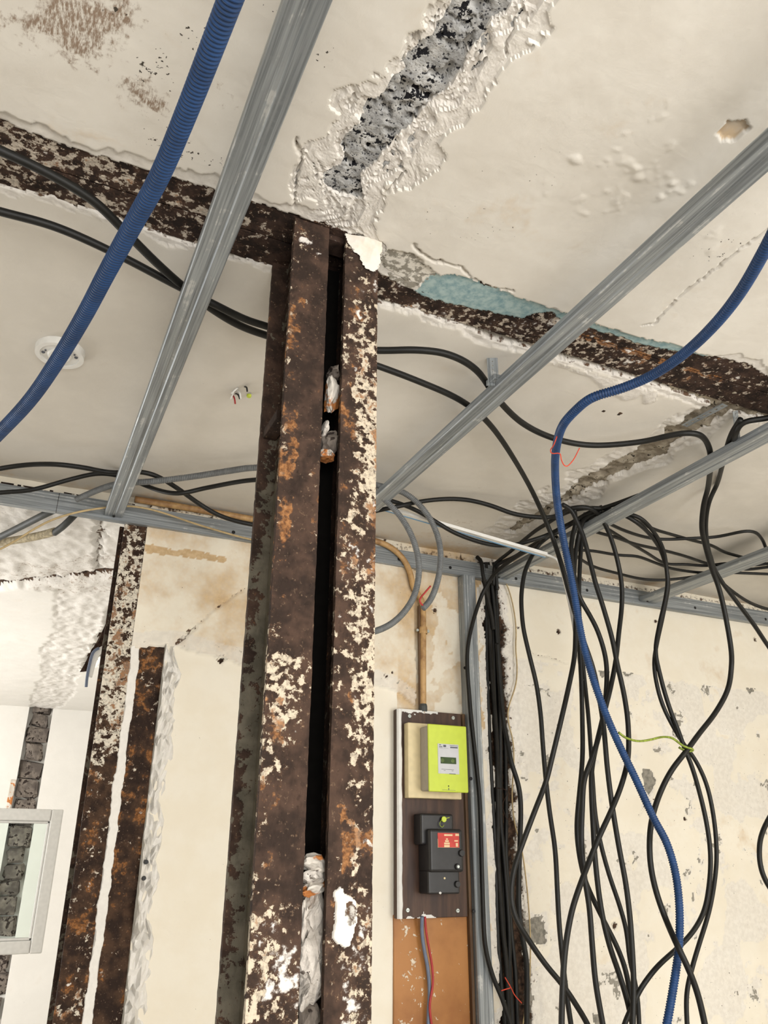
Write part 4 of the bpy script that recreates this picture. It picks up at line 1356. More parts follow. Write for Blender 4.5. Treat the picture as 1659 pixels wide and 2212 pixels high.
# painted steel pipe feeding the board
pipe = thing('painted_pipe', (1.235, 2.385, Z0 + 0.46), 'tan painted conduit pipe running down the wall into the top of the meter board', 'pipe')
xr = [(0.235, 1.014), (0.33, 1.015), (0.45, 1.015), (0.62, 1.015), (0.82, 1.015), (0.98, 1.014), (1.06, 1.012), (1.12, 0.996), (1.165, 0.962), (1.192, 0.915), (1.205, 0.86)]
P_ = [np.array([a, 2.372, Z0 + b]) for a, b in xr] + [atY(912, 1300, 2.372), atY(914, 1360, 2.373), atY(914, 1440, 2.374), atY(914, 1541, 2.375)]
tube('pipe_run', P_, 0.0105, M_PIPE, pipe, seg=12)
a_ = atY(914, 1362, 2.373)
cp = disc('pipe_bracket', (a_[0], a_[1], a_[2] - 0.012), (0, 0, 1), 0.0145, 0.024, M_PIPE, pipe, 14, 0.016)
disc('screw', (a_[0] - 0.02, 2.380, a_[2]), (0, -1, 0), 0.005, 0.006, M_SCREW, cp, 10)
disc('screw', (a_[0] + 0.02, 2.380, a_[2]), (0, -1, 0), 0.006, 0.008, M_SCREW, cp, 10)
a_ = atY(914, 1530, 2.375)
disc('end_collar', (a_[0], a_[1], a_[2] - 0.012), (0, 0, 1), 0.014, 0.026, M_GREYD, pipe, 14)
a0 = atY(904, 1300, 2.392)
box('pipe_backing_strip', (a0[0] - 0.009, 2.374, Z0 + 0.455), (a0[0] + 0.0, 2.384, Z0 + 0.80), M_BATTEN, pipe, 0.002)

# ================================================================== CEILING FITTINGS
lc = atZ(130, 762, ZC - 0.004)
ros = thing('ceiling_rose', (lc[0], lc[1], Z0 + ZC), 'round white ceiling lamp base at the left, behind the blue conduit', 'lamp base')


def ring(name, c, r0, r1, h, mat, parent, seg=40):
    V, Q = [], []
    prof = [(r0, 0), (r1, 0), (r1 * 0.97, -h), (r0 + (r1 - r0) * 0.1, -h)]
    for k in range(seg):
        a = 2 * math.pi * k / seg
        for (r, z) in prof:
            V.append((c[0] + r * math.cos(a), c[1] + r * math.sin(a), c[2] + z))
    for k in range(seg):
        k2 = (k + 1) % seg
        for j in range(4):
            j2 = (j + 1) % 4
            Q.append([k * 4 + j, k2 * 4 + j, k2 * 4 + j2, k * 4 + j2])
    return new_obj(name, raw_mesh(name, V, Q, smooth=False), mat, parent)


cz = Z0 + ZC + 0.003
disc('rose_plate', (lc[0], lc[1], cz), (0, 0, -1), 0.052, 0.012, M_WHITEP, ros, 40)
ring('rose_rim', (lc[0], lc[1], cz), 0.040, 0.053, 0.016, M_WHITEP, ros)
disc('rose_cap', (lc[0], lc[1], cz - 0.011), (0, 0, -1), 0.026, 0.007, M_WHITEP, ros, 30)
for s in (-1, 1):
    disc('screw', (lc[0] + s * 0.034, lc[1] - s * 0.004, cz - 0.011), (0, 0, -1), 0.004, 0.003, M_PRINT, ros, 10)
    box('slot', (lc[0] + s * 0.030 - 0.002, lc[1] - 0.012 - s * 0.004, cz - 0.013), (lc[0] + s * 0.030 + 0.002, lc[1] - 0.007 - s * 0.004, cz - 0.010), M_PRINT, ros)
ws = thing('wire_stubs', atZ(520, 845, ZC), 'cluster of cut wire stubs poking from a hole in the rear ceiling', 'wire stubs')
for (x, y, x2, y2, m_) in ((515, 838, 500, 850, M_WHITEP), (512, 843, 520, 862, M_WHITEP), (500, 852, 508, 872, M_REDW), (508, 850, 518, 862, M_BLACKS), (528, 835, 534, 846, M_BLACKS), (505, 842, 498, 862, M_WHITEP)):
    tube('wire_stub', [atZ(x, y, ZC + .004), atZ((x + x2) / 2 + 2, (y + y2) / 2 - 3, ZC - .012), atZ(x2, y2, ZC - .020)], 0.0022, m_, ws, seg=6, step=0.004, sm=1)
a_ = atZ(538, 853, ZC - 0.003)
disc('yellow_plug', tuple(a_), (0, 0, -1), 0.006, 0.006, M_LIME, ws, 10)

# ================================================================== CONDUITS
BLUE_GROUP = 'blue corrugated conduits'
tag(tube('corrugated_conduit', run(((545, -120, .80), (497, 0, .80), (455, 110, .80), (400, 250, .80), (345, 380, .80), (290, 480, .80), (230, 590, .795), (180, 685, .79), (120, 785, .785), (60, 870, .78), (-20, 955, .775), (-90, 1030, .77))), 0.0132, M_BLUE, seg=18, pitch=0.0056, depth=0.0017),
    'thick blue corrugated conduit crossing the top left of the ceiling', 'conduit', BLUE_GROUP)
blue_r = ((1730, 380, .86), (1690, 465, .86), (1655, 535, .86), (1600, 630, .87), (1545, 700, .88), (1480, 762, .90), (1410, 810, .915), (1340, 840, .92), (1280, 858, .92), (1245, 885, .92), (1215, 920, .92), (1202, 965, 1.42), (1199, 1010, 1.52), (1203, 1080, 1.62), (1216, 1160, 1.70), (1236, 1260, 1.74), (1262, 1400, 1.76), (1300, 1520, 1.77), (1338, 1610, 1.77), (1372, 1680, 1.77), (1413, 1770, 1.77), (1440, 1820, 1.77), (1460, 1890, 1.77), (1468, 1970, 1.77), (1466, 2050, 1.77), (1455, 2130, 1.77), (1440, 2215, 1.77), (1425, 2290, 1.77))
tag(tube('corrugated_conduit', run(blue_r), 0.0106, M_BLUE, seg=16, pitch=0.0060, depth=0.0016),
    'blue corrugated conduit bending down among the black cables at right', 'conduit', BLUE_GROUP)
tag(tube('corrugated_conduit', run(((165, 1079, 2.30), (215, 1057, 2.24), (262, 1044, 2.18), (330, 1040, 2.12), (420, 1029, 2.06), (490, 1018, 2.0), (560, 1010, .985), (680, 1018, .98), (790, 1042, .985), (812, 1048, 1.95), (836, 1053, 1.95), (866, 1061, 1.95), (899, 1083, 1.95), (930, 1122, 1.95), (948, 1167, 1.95), (952, 1209, 1.95), (945, 1257, 1.95), (930, 1296, 1.95), (914, 1314, 1.95))), 0.0092, M_GREY, seg=14, pitch=0.0052, depth=0.0014),
    'grey corrugated conduit passing behind the near column, its open end hanging down', 'conduit', 'grey corrugated conduits')
tag(tube('corrugated_conduit', run(((790, 1050, 1.93), (815, 1064, 1.92), (836, 1084, 1.92), (863, 1113, 1.92), (887, 1152, 1.92), (902, 1197, 1.92), (905, 1239, 1.92), (896, 1284, 1.92), (875, 1320, 1.92), (845, 1348, 1.92), (809, 1364, 1.92), (760, 1372, 1.92), (700, 1362, 1.92), (650, 1330, 1.92), (628, 1250, 1.92), (640, 1150, 1.92), (680, 1070, 1.92))), 0.0092, M_GREY, seg=14, pitch=0.0052, depth=0.0014),
    'grey corrugated conduit looping back behind the near column', 'conduit', 'grey corrugated conduits')
tag(tube('electric_wire', run(((918, 1312, 1.95), (906, 1300, 1.94), (908, 1292, 1.94), (918, 1280, 1.94), (930, 1266, 1.94))), 0.0026, M_REDW, seg=6, step=0.004), 'short red wire sticking out of the hanging grey conduit end', 'wire')

# white plastic trunking with a blue film edge
tr = thing('mini_trunking', atY(1180, 1197, 1.93), 'white plastic mini trunking with pale blue edge, its end floating near the cables', 'trunking')
A_, B_ = Vector(atY(800, 1088, 2.08)), Vector(atY(1180, 1199, 1.93))


def bar_between(name, A, B, w, h, mat, parent, up=(0, 0, 1), off=(0, 0)):
    u = (B - A).normalized()
    s = u.cross(Vector(up)).normalized()
    n = s.cross(u)
    V = []
    for P0 in (A, B):
        for (a, b) in ((-1, -1), (1, -1), (1, 1), (-1, 1)):
            V.append(tuple(P0 + s * (a * w / 2 + off[0]) + n * (b * h / 2 + off[1])))
    Q = [[0, 1, 2, 3], [7, 6, 5, 4]] + [[k, k + 4, (k + 1) % 4 + 4, (k + 1) % 4] for k in range(4)]
    return new_obj(name, raw_mesh(name, V, Q), mat, parent)


bar_between('trunking_body', A_, B_, 0.022, 0.010, M_WHITEP, tr)
bar_between('film_edge', A_, B_, 0.006, 0.002, M_BLUEF, tr, off=(-0.0082, -0.0052))
tag(tube('electric_wire', run(((1176, 1197, 1.93), (1192, 1202, 1.93), (1206, 1209, 1.93), (1212, 1230, 1.93), (1222, 1270, 1.93), (1235, 1330, 1.93), (1246, 1400, 1.93), (1258, 1470, 1.93))), 0.0042, M_WHITEP, seg=8), 'thin white wire dropping from the trunking end behind the cables', 'wire')
tr2 = thing('mini_trunking', atY(60, 1018, 2.385), 'white mini trunking with a small blue sticker, along the top of the wall at left', 'trunking')
A_, B_ = Vector(atY(-60, 1006, 2.38)), Vector(atY(312, 1028, 2.30))
bar_between('trunking_body', A_, B_, 0.012, 0.020, M_WHITEP, tr2)
d_ = (B_ - A_).normalized()
ps = Vector(atY(64, 1017, 2.36))
bar_between('blue_sticker', A_ + d_ * 0.135, A_ + d_ * 0.165, 0.0125, 0.0135, mat_plain('navy_sticker', srgb(42, 60, 112), 0.4), tr2)
bar_between('clip', A_ + d_ * 0.255, A_ + d_ * 0.263, 0.0125, 0.012, M_PRINT, tr2)

# tubes passing under the track into the next room
tag(tube('dark_tube', run(((-60, 1188, 2.95), (0, 1160, 2.80), (50, 1135, 2.68), (95, 1112, 2.57), (130, 1096, 2.52))), 0.0115, M_GREYD, seg=12), 'dark grey tube slanting down-left under the track, upper of two', 'tube')
wt_ = thing('wrapped_tube', atY(118, 1150, 2.62), 'dark tube with its lower end wrapped in dirty beige tape, under the track at left', 'tube')
tube('tube_core', run(((168, 1105, 2.55), (150, 1124, 2.57), (135, 1138, 2.60), (117, 1151, 2.64))), 0.0115, M_GREYD, wt_, seg=12)
tube('tape_wrap', run(((119, 1148, 2.635), (90, 1156, 2.70), (50, 1164, 2.78), (0, 1172, 2.90), (-50, 1180, 3.0))), 0.0135, M_WRAP, wt_, seg=12)
tag(tube('beige_cord', run(((-20, 1192, 2.36), (30, 1170, 2.36), (70, 1145, 2.355), (110, 1124, 2.35), (160, 1108, 2.345), (215, 1098, 2.345), (270, 1093, 2.345), (310, 1097, 2.345), (350, 1107, 2.345), (400, 1124, 2.345), (450, 1140, 2.35), (545, 1166, 2.352), (640, 1180, 2.355))), 0.0032, M_BEIGE, seg=8), 'thin beige cord looping across the wall track left of the near column', 'cord')

# hanging rag of rotten lath beside the rear column and its wire
lp = atY(222, 1375, 2.9)
lath = thing('broken_lath', tuple(lp), 'dark rotten lath fragment hanging beside the rear column', 'debris')
pts = [(247, 1282), (240, 1318), (226, 1352), (214, 1385), (198, 1402), (184, 1432), (172, 1452), (188, 1450), (206, 1424), (222, 1402), (238, 1372), (250, 1330)]
Vf = [tuple(atY(x, y, 2.86)) for x, y in pts]
Vb = [tuple(np.array(v) + np.array([0.01, 0.035, 0.012])) for v in Vf]
n_ = len(pts)
bm = bmesh.new()
vf = [bm.verts.new(v) for v in Vf]
vb = [bm.verts.new(v) for v in Vb]
bm.faces.new(vf)
bm.faces.new(vb[::-1])
for k in range(n_):
    bm.faces.new((vf[k], vb[k], vb[(k + 1) % n_], vf[(k + 1) % n_]))
bmesh.ops.recalc_face_normals(bm, faces=bm.faces[:])
me = bpy.data.meshes.new('lath_board')
bm.to_mesh(me)
bm.free()
new_obj('lath_board', me, M_DARKW, lath)
tube('plaster_shred', [atY(226, 1400, 2.83), atY(214, 1404, 2.82), atY(205, 1412, 2.82), atY(198, 1440, 2.82), atY(192, 1462, 2.82)], 0.011, M_NEXT, lath, seg=7, step=0.012)
tag(tube('electric_wire', [atY(x, y, 2.80) for x, y in ((214, 1400), (202, 1404), (196, 1425), (189, 1455), (186, 1484))], 0.0048, M_GREYW, seg=8), 'short grey wire dangling beside the rear column', 'wire')

# white window sash standing open in the next room
SYW = 4.5
sash = thing('window_sash', atY(70, 2060, SYW), 'white framed glazed window sash in the next room at the left edge', 'window sash')
s_r, s_t, s_b = atY(128, 1815, SYW)[0], atY(70, 1747, SYW)[2], atY(60, 2061, SYW)[2]
s_l = s_r - 0.62
fw = 0.055
for nm, lo, hi in (('stile', (s_r - fw, SYW, s_b), (s_r, SYW + 0.04, s_t)), ('stile', (s_l, SYW, s_b), (s_l + fw, SYW + 0.04, s_t)),
                   ('rail', (s_l + fw, SYW, s_t - fw), (s_r - fw, SYW + 0.04, s_t)), ('rail', (s_l + fw, SYW, s_b), (s_r - fw, SYW + 0.04, s_b + fw))):
    box(nm, lo, hi, M_WHITEPAINT, sash, 0.006, 2)
for nm, lo, hi in (('bead', (s_r - fw - 0.012, SYW + 0.008, s_b + fw), (s_r - fw, SYW + 0.03, s_t - fw)), ('bead', (s_l + fw, SYW + 0.008, s_t - fw - 0.012), (s_r - fw, SYW + 0.03, s_t - fw)),
                   ('bead', (s_l + fw, SYW + 0.008, s_b + fw), (s_r - fw, SYW + 0.03, s_b + fw + 0.012))):
    box(nm, lo, hi, M_WHITEPAINT, sash, 0.003, 1)
box('pane', (s_l + fw, SYW + 0.017, s_b + fw), (s_r - fw, SYW + 0.021, s_t - fw), M_GLASS, sash)

# ================================================================== BLACK CABLES
CG = 'black cables'
def cable(label, pts, r=0.0068, mat=None, group=CG):
    return tag(tube('black_cable', run(pts), r, mat or M_CABLE, seg=8), label, 'cable', group)


cable('black cable crossing the rusted beam at the far left edge, upper of two', ((-90, 285, .985), (0, 325, .985), (100, 372, .985), (200, 432, .985), (270, 500, .985), (330, 560, .985), (385, 610, .985), (450, 662, .985), (515, 702, .985), (580, 726, .99), (660, 748, .99), (815, 757, .985), (900, 756, .985), (970, 766, .985), (1030, 800, .985), (1075, 862, .985), (1130, 915, .985), (1200, 948, .985), (1280, 962, .985), (1380, 955, .985), (1450, 940, .985), (1490, 935, .982), (1520, 945, .982), (1535, 985, .978), (1530, 1050, 1.50), (1520, 1090, 1.56), (1516, 1140, 1.62), (1524, 1180, 1.66), (1538, 1230, 1.70), (1553, 1270, 1.72), (1567, 1330, 1.74), (1579, 1400, 1.76), (1580, 1440, 1.78), (1572, 1490, 1.79), (1545, 1540, 1.80), (1510, 1585, 1.80), (1483, 1622, 1.80), (1450, 1665, 1.81), (1425, 1715, 1.82), (1408, 1770, 1.82), (1403, 1825, 1.82), (1407, 1880, 1.82), (1420, 1935, 1.81), (1440, 1990, 1.80), (1462, 2040, 1.74), (1488, 2095, 1.73), (1508, 2150, 1.73), (1525, 2225, 1.73)), 0.0078)
cable('black cable meeting its twin behind the nearest channel, lower of two at left', ((-90, 430, .985), (0, 457, .985), (120, 490, .985), (250, 548, .985), (380, 616, .985), (460, 656, .97), (530, 690, .975), (580, 706, .98), (680, 740, .99), (780, 778, .99), (815, 790, .985), (900, 822, .985), (990, 862, .985), (1050, 908, .985), (1100, 975, .985), (1150, 1062, .98), (1190, 1152, 1.82), (1213, 1220, 1.80), (1232, 1290, 1.80), (1256, 1370, 1.80), (1280, 1440, 1.81), (1293, 1500, 1.81), (1304, 1570, 1.81), (1312, 1660, 1.81), (1323, 1745, 1.81), (1338, 1835, 1.81), (1352, 1910, 1.81), (1361, 1985, 1.81), (1366, 2060, 1.81), (1369, 2130, 1.81), (1367, 2225, 1.81)), 0.0074)
cable('black cable bowing upward along the wall top at far left', ((-60, 1024, 2.2), (0, 1012, 2.2), (60, 1004, 2.18), (120, 1003, 2.14), (180, 1010, 2.14), (240, 1021, 2.15), (300, 1019, 2.11), (340, 1029, 2.12), (385, 1056, 2.16), (430, 1088, 2.2), (480, 1116, 2.22), (550, 1134, 2.24), (640, 1142, 2.2), (760, 1118, 2.1), (815, 1103, 2.0), (860, 1094, 1.97), (905, 1084, 1.97), (960, 1078, 1.95), (1010, 1080, 1.93), (1060, 1092, 1.92), (1110, 1110, 1.91), (1160, 1117, 1.89), (1200, 1116, 1.86), (1226, 1100, .985), (1262, 1095, .985), (1285, 1103, .98), (1301, 1121, 1.78), (1319, 1160, 1.80), (1334, 1211, 1.82), (1343, 1263, 1.83), (1343, 1311, 1.84), (1337, 1365, 1.84), (1330, 1428, 1.84), (1319, 1485, 1.84), (1307, 1533, 1.84), (1292, 1596, 1.84), (1278, 1640, 1.84), (1262, 1685, 1.84), (1258, 1745, 1.84), (1256, 1815, 1.84), (1262, 1890, 1.84), (1273, 1960, 1.84), (1280, 2050, 1.84), (1287, 2125, 1.84), (1304, 2225, 1.84)), 0.0072)
cable('black cable dipping below the grey conduit left of the near column', ((-60, 1070, 2.27), (0, 1064, 2.27), (70, 1058, 2.25), (150, 1036, 2.23), (210, 1023, 2.22), (258, 1028, 2.22), (300, 1043, 2.22), (345, 1060, 2.18), (390, 1066, 2.14), (450, 1053, .985), (560, 1036, .985), (680, 1046, .985), (790, 1070, .985), (842, 1081, 1.99), (890, 1098, 2.0), (930, 1120, 2.0), (980, 1150, 2.0), (1030, 1169, 2.0), (1070, 1178, 2.0), (1111, 1177, 1.98), (1139, 1170, 1.95), (1179, 1157, 1.92), (1205, 1144, .98), (1239, 1127, .982), (1275, 1106, .985), (1320, 1092, .985), (1380, 1070, .985)), 0.0068)
cable('black cable from the chase head up to the slung bundle, upper', ((1066, 1265, 2.36), (1068, 1222, 2.33), (1076, 1212, 2.28), (1103, 1191, 2.18), (1131, 1167, 2.08), (1159, 1145, 1.98), (1185, 1129, 1.9), (1203, 1117, .985), (1245, 1100, .99), (1300, 1098, .985), (1345, 1108, .978), (1382, 1118, 1.72), (1410, 1146, 1.74), (1432, 1185, 1.77), (1440, 1230, 1.80), (1442, 1262, 1.81), (1436, 1300, 1.82), (1424, 1352, 1.83), (1416, 1405, 1.83), (1424, 1450, 1.83), (1437, 1500, 1.83), (1452, 1545, 1.83), (1466, 1580, 1.825), (1478, 1615, 1.82), (1496, 1660, 1.82), (1517, 1735, 1.83), (1530, 1800, 1.83), (1535, 1855, 1.83), (1532, 1910, 1.83), (1522, 1965, 1.83), (1500, 2008, 1.83), (1468, 2044, 1.83), (1420, 2088, 1.83), (1385, 2134, 1.84), (1370, 2165, 1.85), (1345, 2225, 1.85)), 0.0066)
cable('black cable from the chase head up to the slung bundle, lower', ((1074, 1275, 2.36), (1072, 1230, 2.34), (1080, 1217, 2.27), (1111, 1203, 2.18), (1139, 1185, 2.08), (1169, 1167, 1.99), (1199, 1153, 1.92), (1229, 1135, .978), (1262, 1118, .982), (1310, 1107, .98), (1341, 1110, .976), (1372, 1126, 1.73), (1402, 1152, 1.75), (1426, 1186, 1.78), (1439, 1225, 1.80), (1444, 1262, 1.82), (1440, 1290, 1.83), (1430, 1340, 1.84), (1420, 1385, 1.84), (1413, 1430, 1.84), (1418, 1475, 1.84), (1431, 1522, 1.84), (1452, 1566, 1.84), (1476, 1606, 1.84), (1504, 1645, 1.84), (1528, 1700, 1.84), (1543, 1775, 1.84), (1548, 1850, 1.84), (1542, 1915, 1.84), (1530, 1975, 1.84), (1510, 2040, 1.84), (1494, 2095, 1.84), (1483, 2150, 1.84), (1485, 2225, 1.84)), 0.0066)
cable('black cable dropping in front of the galvanised stud', ((1200, 1150, .975), (1179, 1163, 1.94), (1159, 1180, 2.0), (1127, 1196, 2.1), (1095, 1217, 2.2), (1068, 1240, 2.28), (1054, 1262, 2.31), (1041, 1285, 2.33), (1024, 1335, 2.34), (1012, 1387, 2.345), (1009, 1432, 2.345), (1014, 1507, 2.345), (1019, 1562, 2.345), (1028, 1645, 2.345), (1036, 1728, 2.345), (1040, 1844, 2.345), (1043, 1943, 2.345), (1048, 2042, 2.345), (1065, 2110, 2.345), (1085, 2158, 2.345), (1106, 2225, 2.345)), 0.0074)
cable('black cable hanging alone just right of the chase', ((1225, 1138, .98), (1190, 1152, 1.95), (1171, 1169, 1.97), (1157, 1187, 1.98), (1147, 1205, 1.98), (1135, 1231, 1.98), (1129, 1259, 1.98), (1126, 1291, 1.98), (1127, 1322, 1.98), (1131, 1360, 1.98), (1144, 1417, 1.98), (1159, 1480, 1.98), (1168, 1545, 1.98), (1172, 1600, 1.98), (1178, 1672, 1.98), (1187, 1752, 1.98), (1199, 1835, 1.98), (1204, 1925, 1.98), (1208, 1997, 1.98), (1215, 2070, 1.98), (1223, 2142, 1.98), (1235, 2225, 1.98)), 0.0068)
cable('black cable slanting left from the bundle and swinging back right at the bottom', ((1290, 1108, .98), (1262, 1120, .975), (1252, 1150, 1.86), (1244, 1190, 1.87), (1240, 1240, 1.87), (1243, 1300, 1.88), (1243, 1380, 1.88), (1240, 1425, 1.88), (1227, 1490, 1.88), (1211, 1560, 1.88), (1193, 1635, 1.89), (1179, 1690, 1.9), (1154, 1755, 1.9), (1128, 1824, 1.91), (1111, 1875, 1.91), (1104, 1925, 1.91), (1111, 1976, 1.91), (1139, 2026, 1.91), (1179, 2084, 1.91), (1215, 2127, 1.91), (1244, 2170, 1.91), (1275, 2225, 1.91)), 0.0072)
cable('black cable kinking outward below the track, inner right of the bundle', ((1240, 1100, .985), (1244, 1130, 1.84), (1236, 1160, 1.85), (1234, 1195, 1.85), (1240, 1240, 1.85), (1251, 1288, 1.85), (1274, 1329, 1.86), (1292, 1365, 1.86), (1307, 1415, 1.86), (1311, 1460, 1.86), (1307, 1520, 1.86), (1300, 1560, 1.86), (1288, 1610, 1.87), (1278, 1665, 1.87), (1278, 1720, 1.87), (1281, 1780, 1.87), (1286, 1860, 1.87), (1298, 1960, 1.87), (1316, 2040, 1.87), (1338, 2105, 1.87), (1356, 2165, 1.87), (1368, 2225, 1.87)), 0.0072)
cable('long black cable bulging right of the bundle then crossing it to lower left', ((1215, 1090, .99), (1235, 1102, .98), (1246, 1126, 1.80), (1258, 1153, 1.80), (1268, 1187, 1.80), (1277, 1222, 1.80), (1287, 1262, 1.80), (1301, 1305, 1.80), (1322, 1378, 1.80), (1334, 1438, 1.80), (1346, 1490, 1.80), (1355, 1545, 1.80), (1358, 1596, 1.80), (1356, 1643, 1.80), (1342, 1697, 1.80), (1320, 1752, 1.80), (1295, 1806, 1.80), (1273, 1860, 1.80), (1255, 1907, 1.79), (1237, 1961, 1.79), (1226, 2015, 1.79), (1219, 2070, 1.79), (1215, 2142, 1.79), (1213, 2225, 1.79)), 0.0072)
cable('straight black cable in the middle of the hanging bundle', ((1300, 1103, .985), (1270, 1118, .978), (1260, 1150, 1.89), (1254, 1200, 1.90), (1251, 1260, 1.90), (1249, 1340, 1.90), (1253, 1420, 1.90), (1256, 1480, 1.90), (1258, 1560, 1.90), (1258, 1640, 1.90), (1250, 1730, 1.90), (1246, 1785, 1.90), (1250, 1838, 1.90), (1262, 1895, 1.90), (1278, 1935, 1.90), (1306, 1992, 1.90), (1335, 2050, 1.90), (1353, 2102, 1.90), (1362, 2160, 1.90), (1368, 2225, 1.90)), 0.0072)
cable('black cable in the hanging bundle ending furthest right of its lower tangle', ((1300, 1095, .99), (1270, 1112, .985), (1258, 1150, 1.91), (1252, 1230, 1.93), (1252, 1330, 1.93), (1260, 1440, 1.93), (1272, 1560, 1.93), (1280, 1680, 1.93), (1286, 1760, 1.93), (1298, 1824, 1.93), (1316, 1890, 1.93), (1338, 1955, 1.93), (1353, 2010, 1.93), (1360, 2070, 1.93), (1371, 2118, 1.93), (1378, 2165, 1.93), (1381, 2225, 1.93)), 0.0066)
cable('black cable leaving the double drop to exit right through mid height', ((1600, 905, .985), (1575, 950, .978), (1551, 1040, 1.52), (1533, 1080, 1.58), (1525, 1125, 1.64), (1527, 1170, 1.68), (1540, 1222, 1.72), (1560, 1258, 1.74), (1590, 1298, 1.76), (1629, 1350, 1.78), (1659, 1395, 1.8), (1720, 1480, 1.82)), 0.0070)
cable('thin black cable sagging to the right edge just below the last channel', ((1535, 1200, 1.72), (1545, 1232, 1.75), (1560, 1258, 1.77), (1587, 1281, 1.78), (1620, 1302, 1.8), (1659, 1316, 1.8), (1720, 1325, 1.8)), 0.0056)
cable('black cable lying over the channels, topmost with a hooked right end', ((1262, 1110, .99), (1313, 1130, .988), (1346, 1145, .985), (1389, 1159, .985), (1431, 1165, .985), (1491, 1163, .985), (1545, 1160, .985), (1581, 1153, .985), (1611, 1147, .985), (1632, 1150, .985), (1645, 1163, .985), (1653, 1180, .985), (1660, 1205, .985)), 0.0056)
cable('black cable lying over the channels, second from the top', ((1360, 1118, .993), (1410, 1142, .993), (1449, 1154, .993), (1491, 1166, .993), (1536, 1178, .993), (1566, 1193, .993), (1605, 1204, .993), (1670, 1222, .993)), 0.0056)
cable('black cable lying over the channels, third from the top', ((1250, 1120, .98), (1280, 1146, .982), (1328, 1160, .982), (1371, 1175, .982), (1425, 1187, .982), (1461, 1196, .982), (1491, 1205, .982), (1527, 1217, .982), (1570, 1222, .982), (1640, 1220, .985), (1700, 1210, .985)), 0.0056)
cable('black cable lying over the channels, fourth from the top', ((1265, 1115, .985), (1300, 1135, .988), (1355, 1169, .988), (1395, 1193, .988), (1437, 1217, .988), (1479, 1219, .988), (1527, 1222, .988), (1575, 1217, .988), (1605, 1230, .988), (1659, 1225, .988), (1720, 1218, .988)), 0.0056)
cable('black cable lying over the channels, second from the bottom', ((1215, 1182, .978), (1232, 1187, .98), (1280, 1190, .982), (1334, 1199, .982), (1377, 1202, .982), (1416, 1216, .982), (1455, 1229, .982), (1515, 1237, .982), (1575, 1237, .985), (1659, 1240, .985), (1720, 1242, .985)), 0.0056)
cable('black cable sagging lowest above the wall track at right', ((1195, 1150, .985), (1212, 1172, .975), (1225, 1188, .965), (1241, 1199, .965), (1280, 1223, .965), (1328, 1237, .965), (1383, 1250, .965), (1431, 1253, .965), (1491, 1247, .972), (1540, 1238, .98), (1600, 1228, .985)), 0.0056)
cable('black cable running in from the right edge above the last long channel', ((1760, 880, .985), (1659, 903, .982), (1620, 908, .98), (1598, 915, .978), (1590, 935, .965), (1584, 955, .975)), 0.0074)
cable('black cable bowing in from the right edge at mid height', ((1720, 1690, 1.8), (1675, 1745, 1.8), (1646, 1800, 1.8), (1640, 1845, 1.8), (1648, 1890, 1.8), (1675, 1935, 1.8), (1720, 1980, 1.8)), 0.0072)
cable('black cable on the right rim of the chase, bowing out beside it', ((1074, 1390, 2.36), (1080, 1480, 2.36), (1088, 1560, 2.35), (1097, 1605, 2.34), (1104, 1645, 2.33), (1120, 1697, 2.33), (1125, 1745, 2.33), (1123, 1824, 2.33), (1121, 1890, 2.33), (1121, 1960, 2.33), (1129, 2026, 2.33), (1138, 2088, 2.33), (1138, 2225, 2.33)), 0.0082)
for k, (dx_, dy_, rr) in enumerate(((-14, 2.408, .0080), (-4, 2.402, .0086), (6, 2.408, .0080), (1, 2.420, .008), (14, 2.418, .0075))):
    pts_ = []
    for i_, (x, y) in enumerate(((1056, 1215), (1060, 1290), (1066, 1420), (1074, 1600), (1078, 1760), (1082, 1850), (1090, 2000), (1096, 2100), (1104, 2230))):
        pts_.append((x + dx_ + 3 * math.sin(i_ * 1.7 + k * 2.1) + (0 if i_ else -6), y, dy_ - (0.015 if i_ == 0 else 0)))
    cable(('leftmost', 'second', 'middle', 'deepest', 'rightmost')[k] + ' black cable of the tight bundle inside the wall chase', pts_, rr, M_CABLE2 if k % 2 else M_CABLE, 'cables in the wall chase')
cable('dusty grey cable entering the top of the chase over the wall track', ((1030, 1203, 2.37), (1040, 1212, 2.355), (1043, 1240, 2.35), (1050, 1275, 2.37), (1060, 1320, 2.385), (1066, 1360, 2.39)), 0.0075, M_CABLE2)

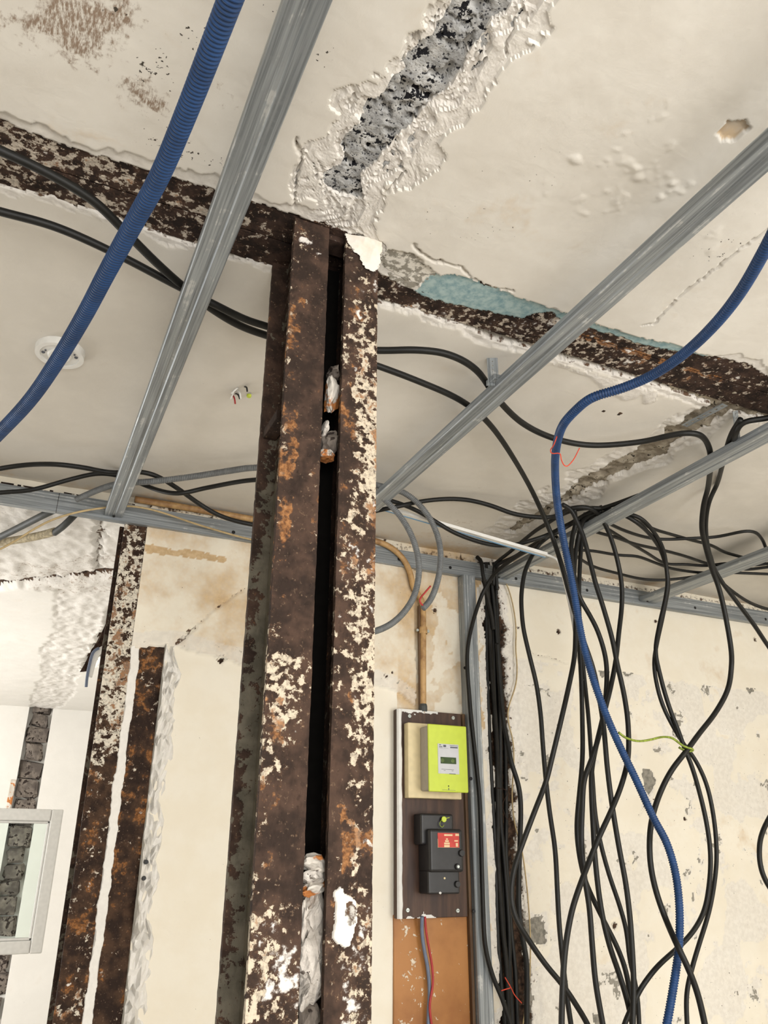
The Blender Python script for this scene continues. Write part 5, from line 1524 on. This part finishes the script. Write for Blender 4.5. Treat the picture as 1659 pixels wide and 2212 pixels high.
# thin wires
tag(tube('electric_wire', run(((1078, 1235, 2.37), (1092, 1256, 2.385), (1104, 1290, 2.388), (1112, 1330, 2.388), (1115, 1365, 2.388), (1114, 1400, 2.388), (1117, 1440, 2.388), (1114, 1480, 2.388), (1098, 1530, 2.38), (1098, 1560, 2.375), (1108, 1600, 2.375), (1110, 1650, 2.375), (1106, 1720, 2.375), (1112, 1780, 2.375), (1126, 1830, 2.378), (1134, 1880, 2.38), (1142, 1960, 2.385), (1146, 2050, 2.385), (1142, 2130, 2.385), (1128, 2225, 2.385))), 0.0026, M_BEIGE, seg=6), 'thin tan wire wandering down the wall right of the chase', 'wire')
tag(tube('tie_wire', run(((1336, 1582, 1.79), (1352, 1594, 1.79), (1378, 1601, 1.80), (1405, 1598, 1.80), (1430, 1592, 1.80), (1452, 1594, 1.80), (1468, 1606, 1.80), (1480, 1614, 1.795), (1497, 1618, 1.79), (1497, 1622, 1.80), (1480, 1622, 1.80), (1466, 1614, 1.81))), 0.0034, M_GRNW, seg=6, step=0.005), 'green and yellow wire tied around the crossing cables', 'wire')
tag(tube('string_tie', run(((1204, 940, 1.34), (1196, 962, 1.36), (1189, 972, 1.39), (1192, 980, 1.39), (1210, 979, 1.38), (1212, 992, 1.38), (1222, 1008, 1.38), (1238, 994, 1.38), (1252, 968, 1.38))), 0.0014, M_REDS, seg=5, step=0.004, sm=2), 'red string knotted round the blue conduit under the ceiling', 'string')
tag(tube('string_tie', run(((1083, 2140, 2.33), (1095, 2136, 2.33), (1103, 2133, 2.33), (1096, 2120, 2.33), (1090, 2110, 2.33), (1104, 2134, 2.328), (1112, 2150, 2.33), (1127, 2167, 2.33))), 0.0016, M_REDS, seg=5, step=0.004, sm=1), 'red string knotted round the cables in the wall chase', 'string')
tag(tube('string_tie', run(((1072, 1702, 2.34), (1092, 1706, 2.335), (1095, 1715, 2.34), (1086, 1740, 2.345), (1096, 1770, 2.36), (1106, 1748, 2.37))), 0.0014, M_DARKW, seg=5, step=0.004, sm=1), 'thin dark string tied round the chase cables at meter height', 'string')
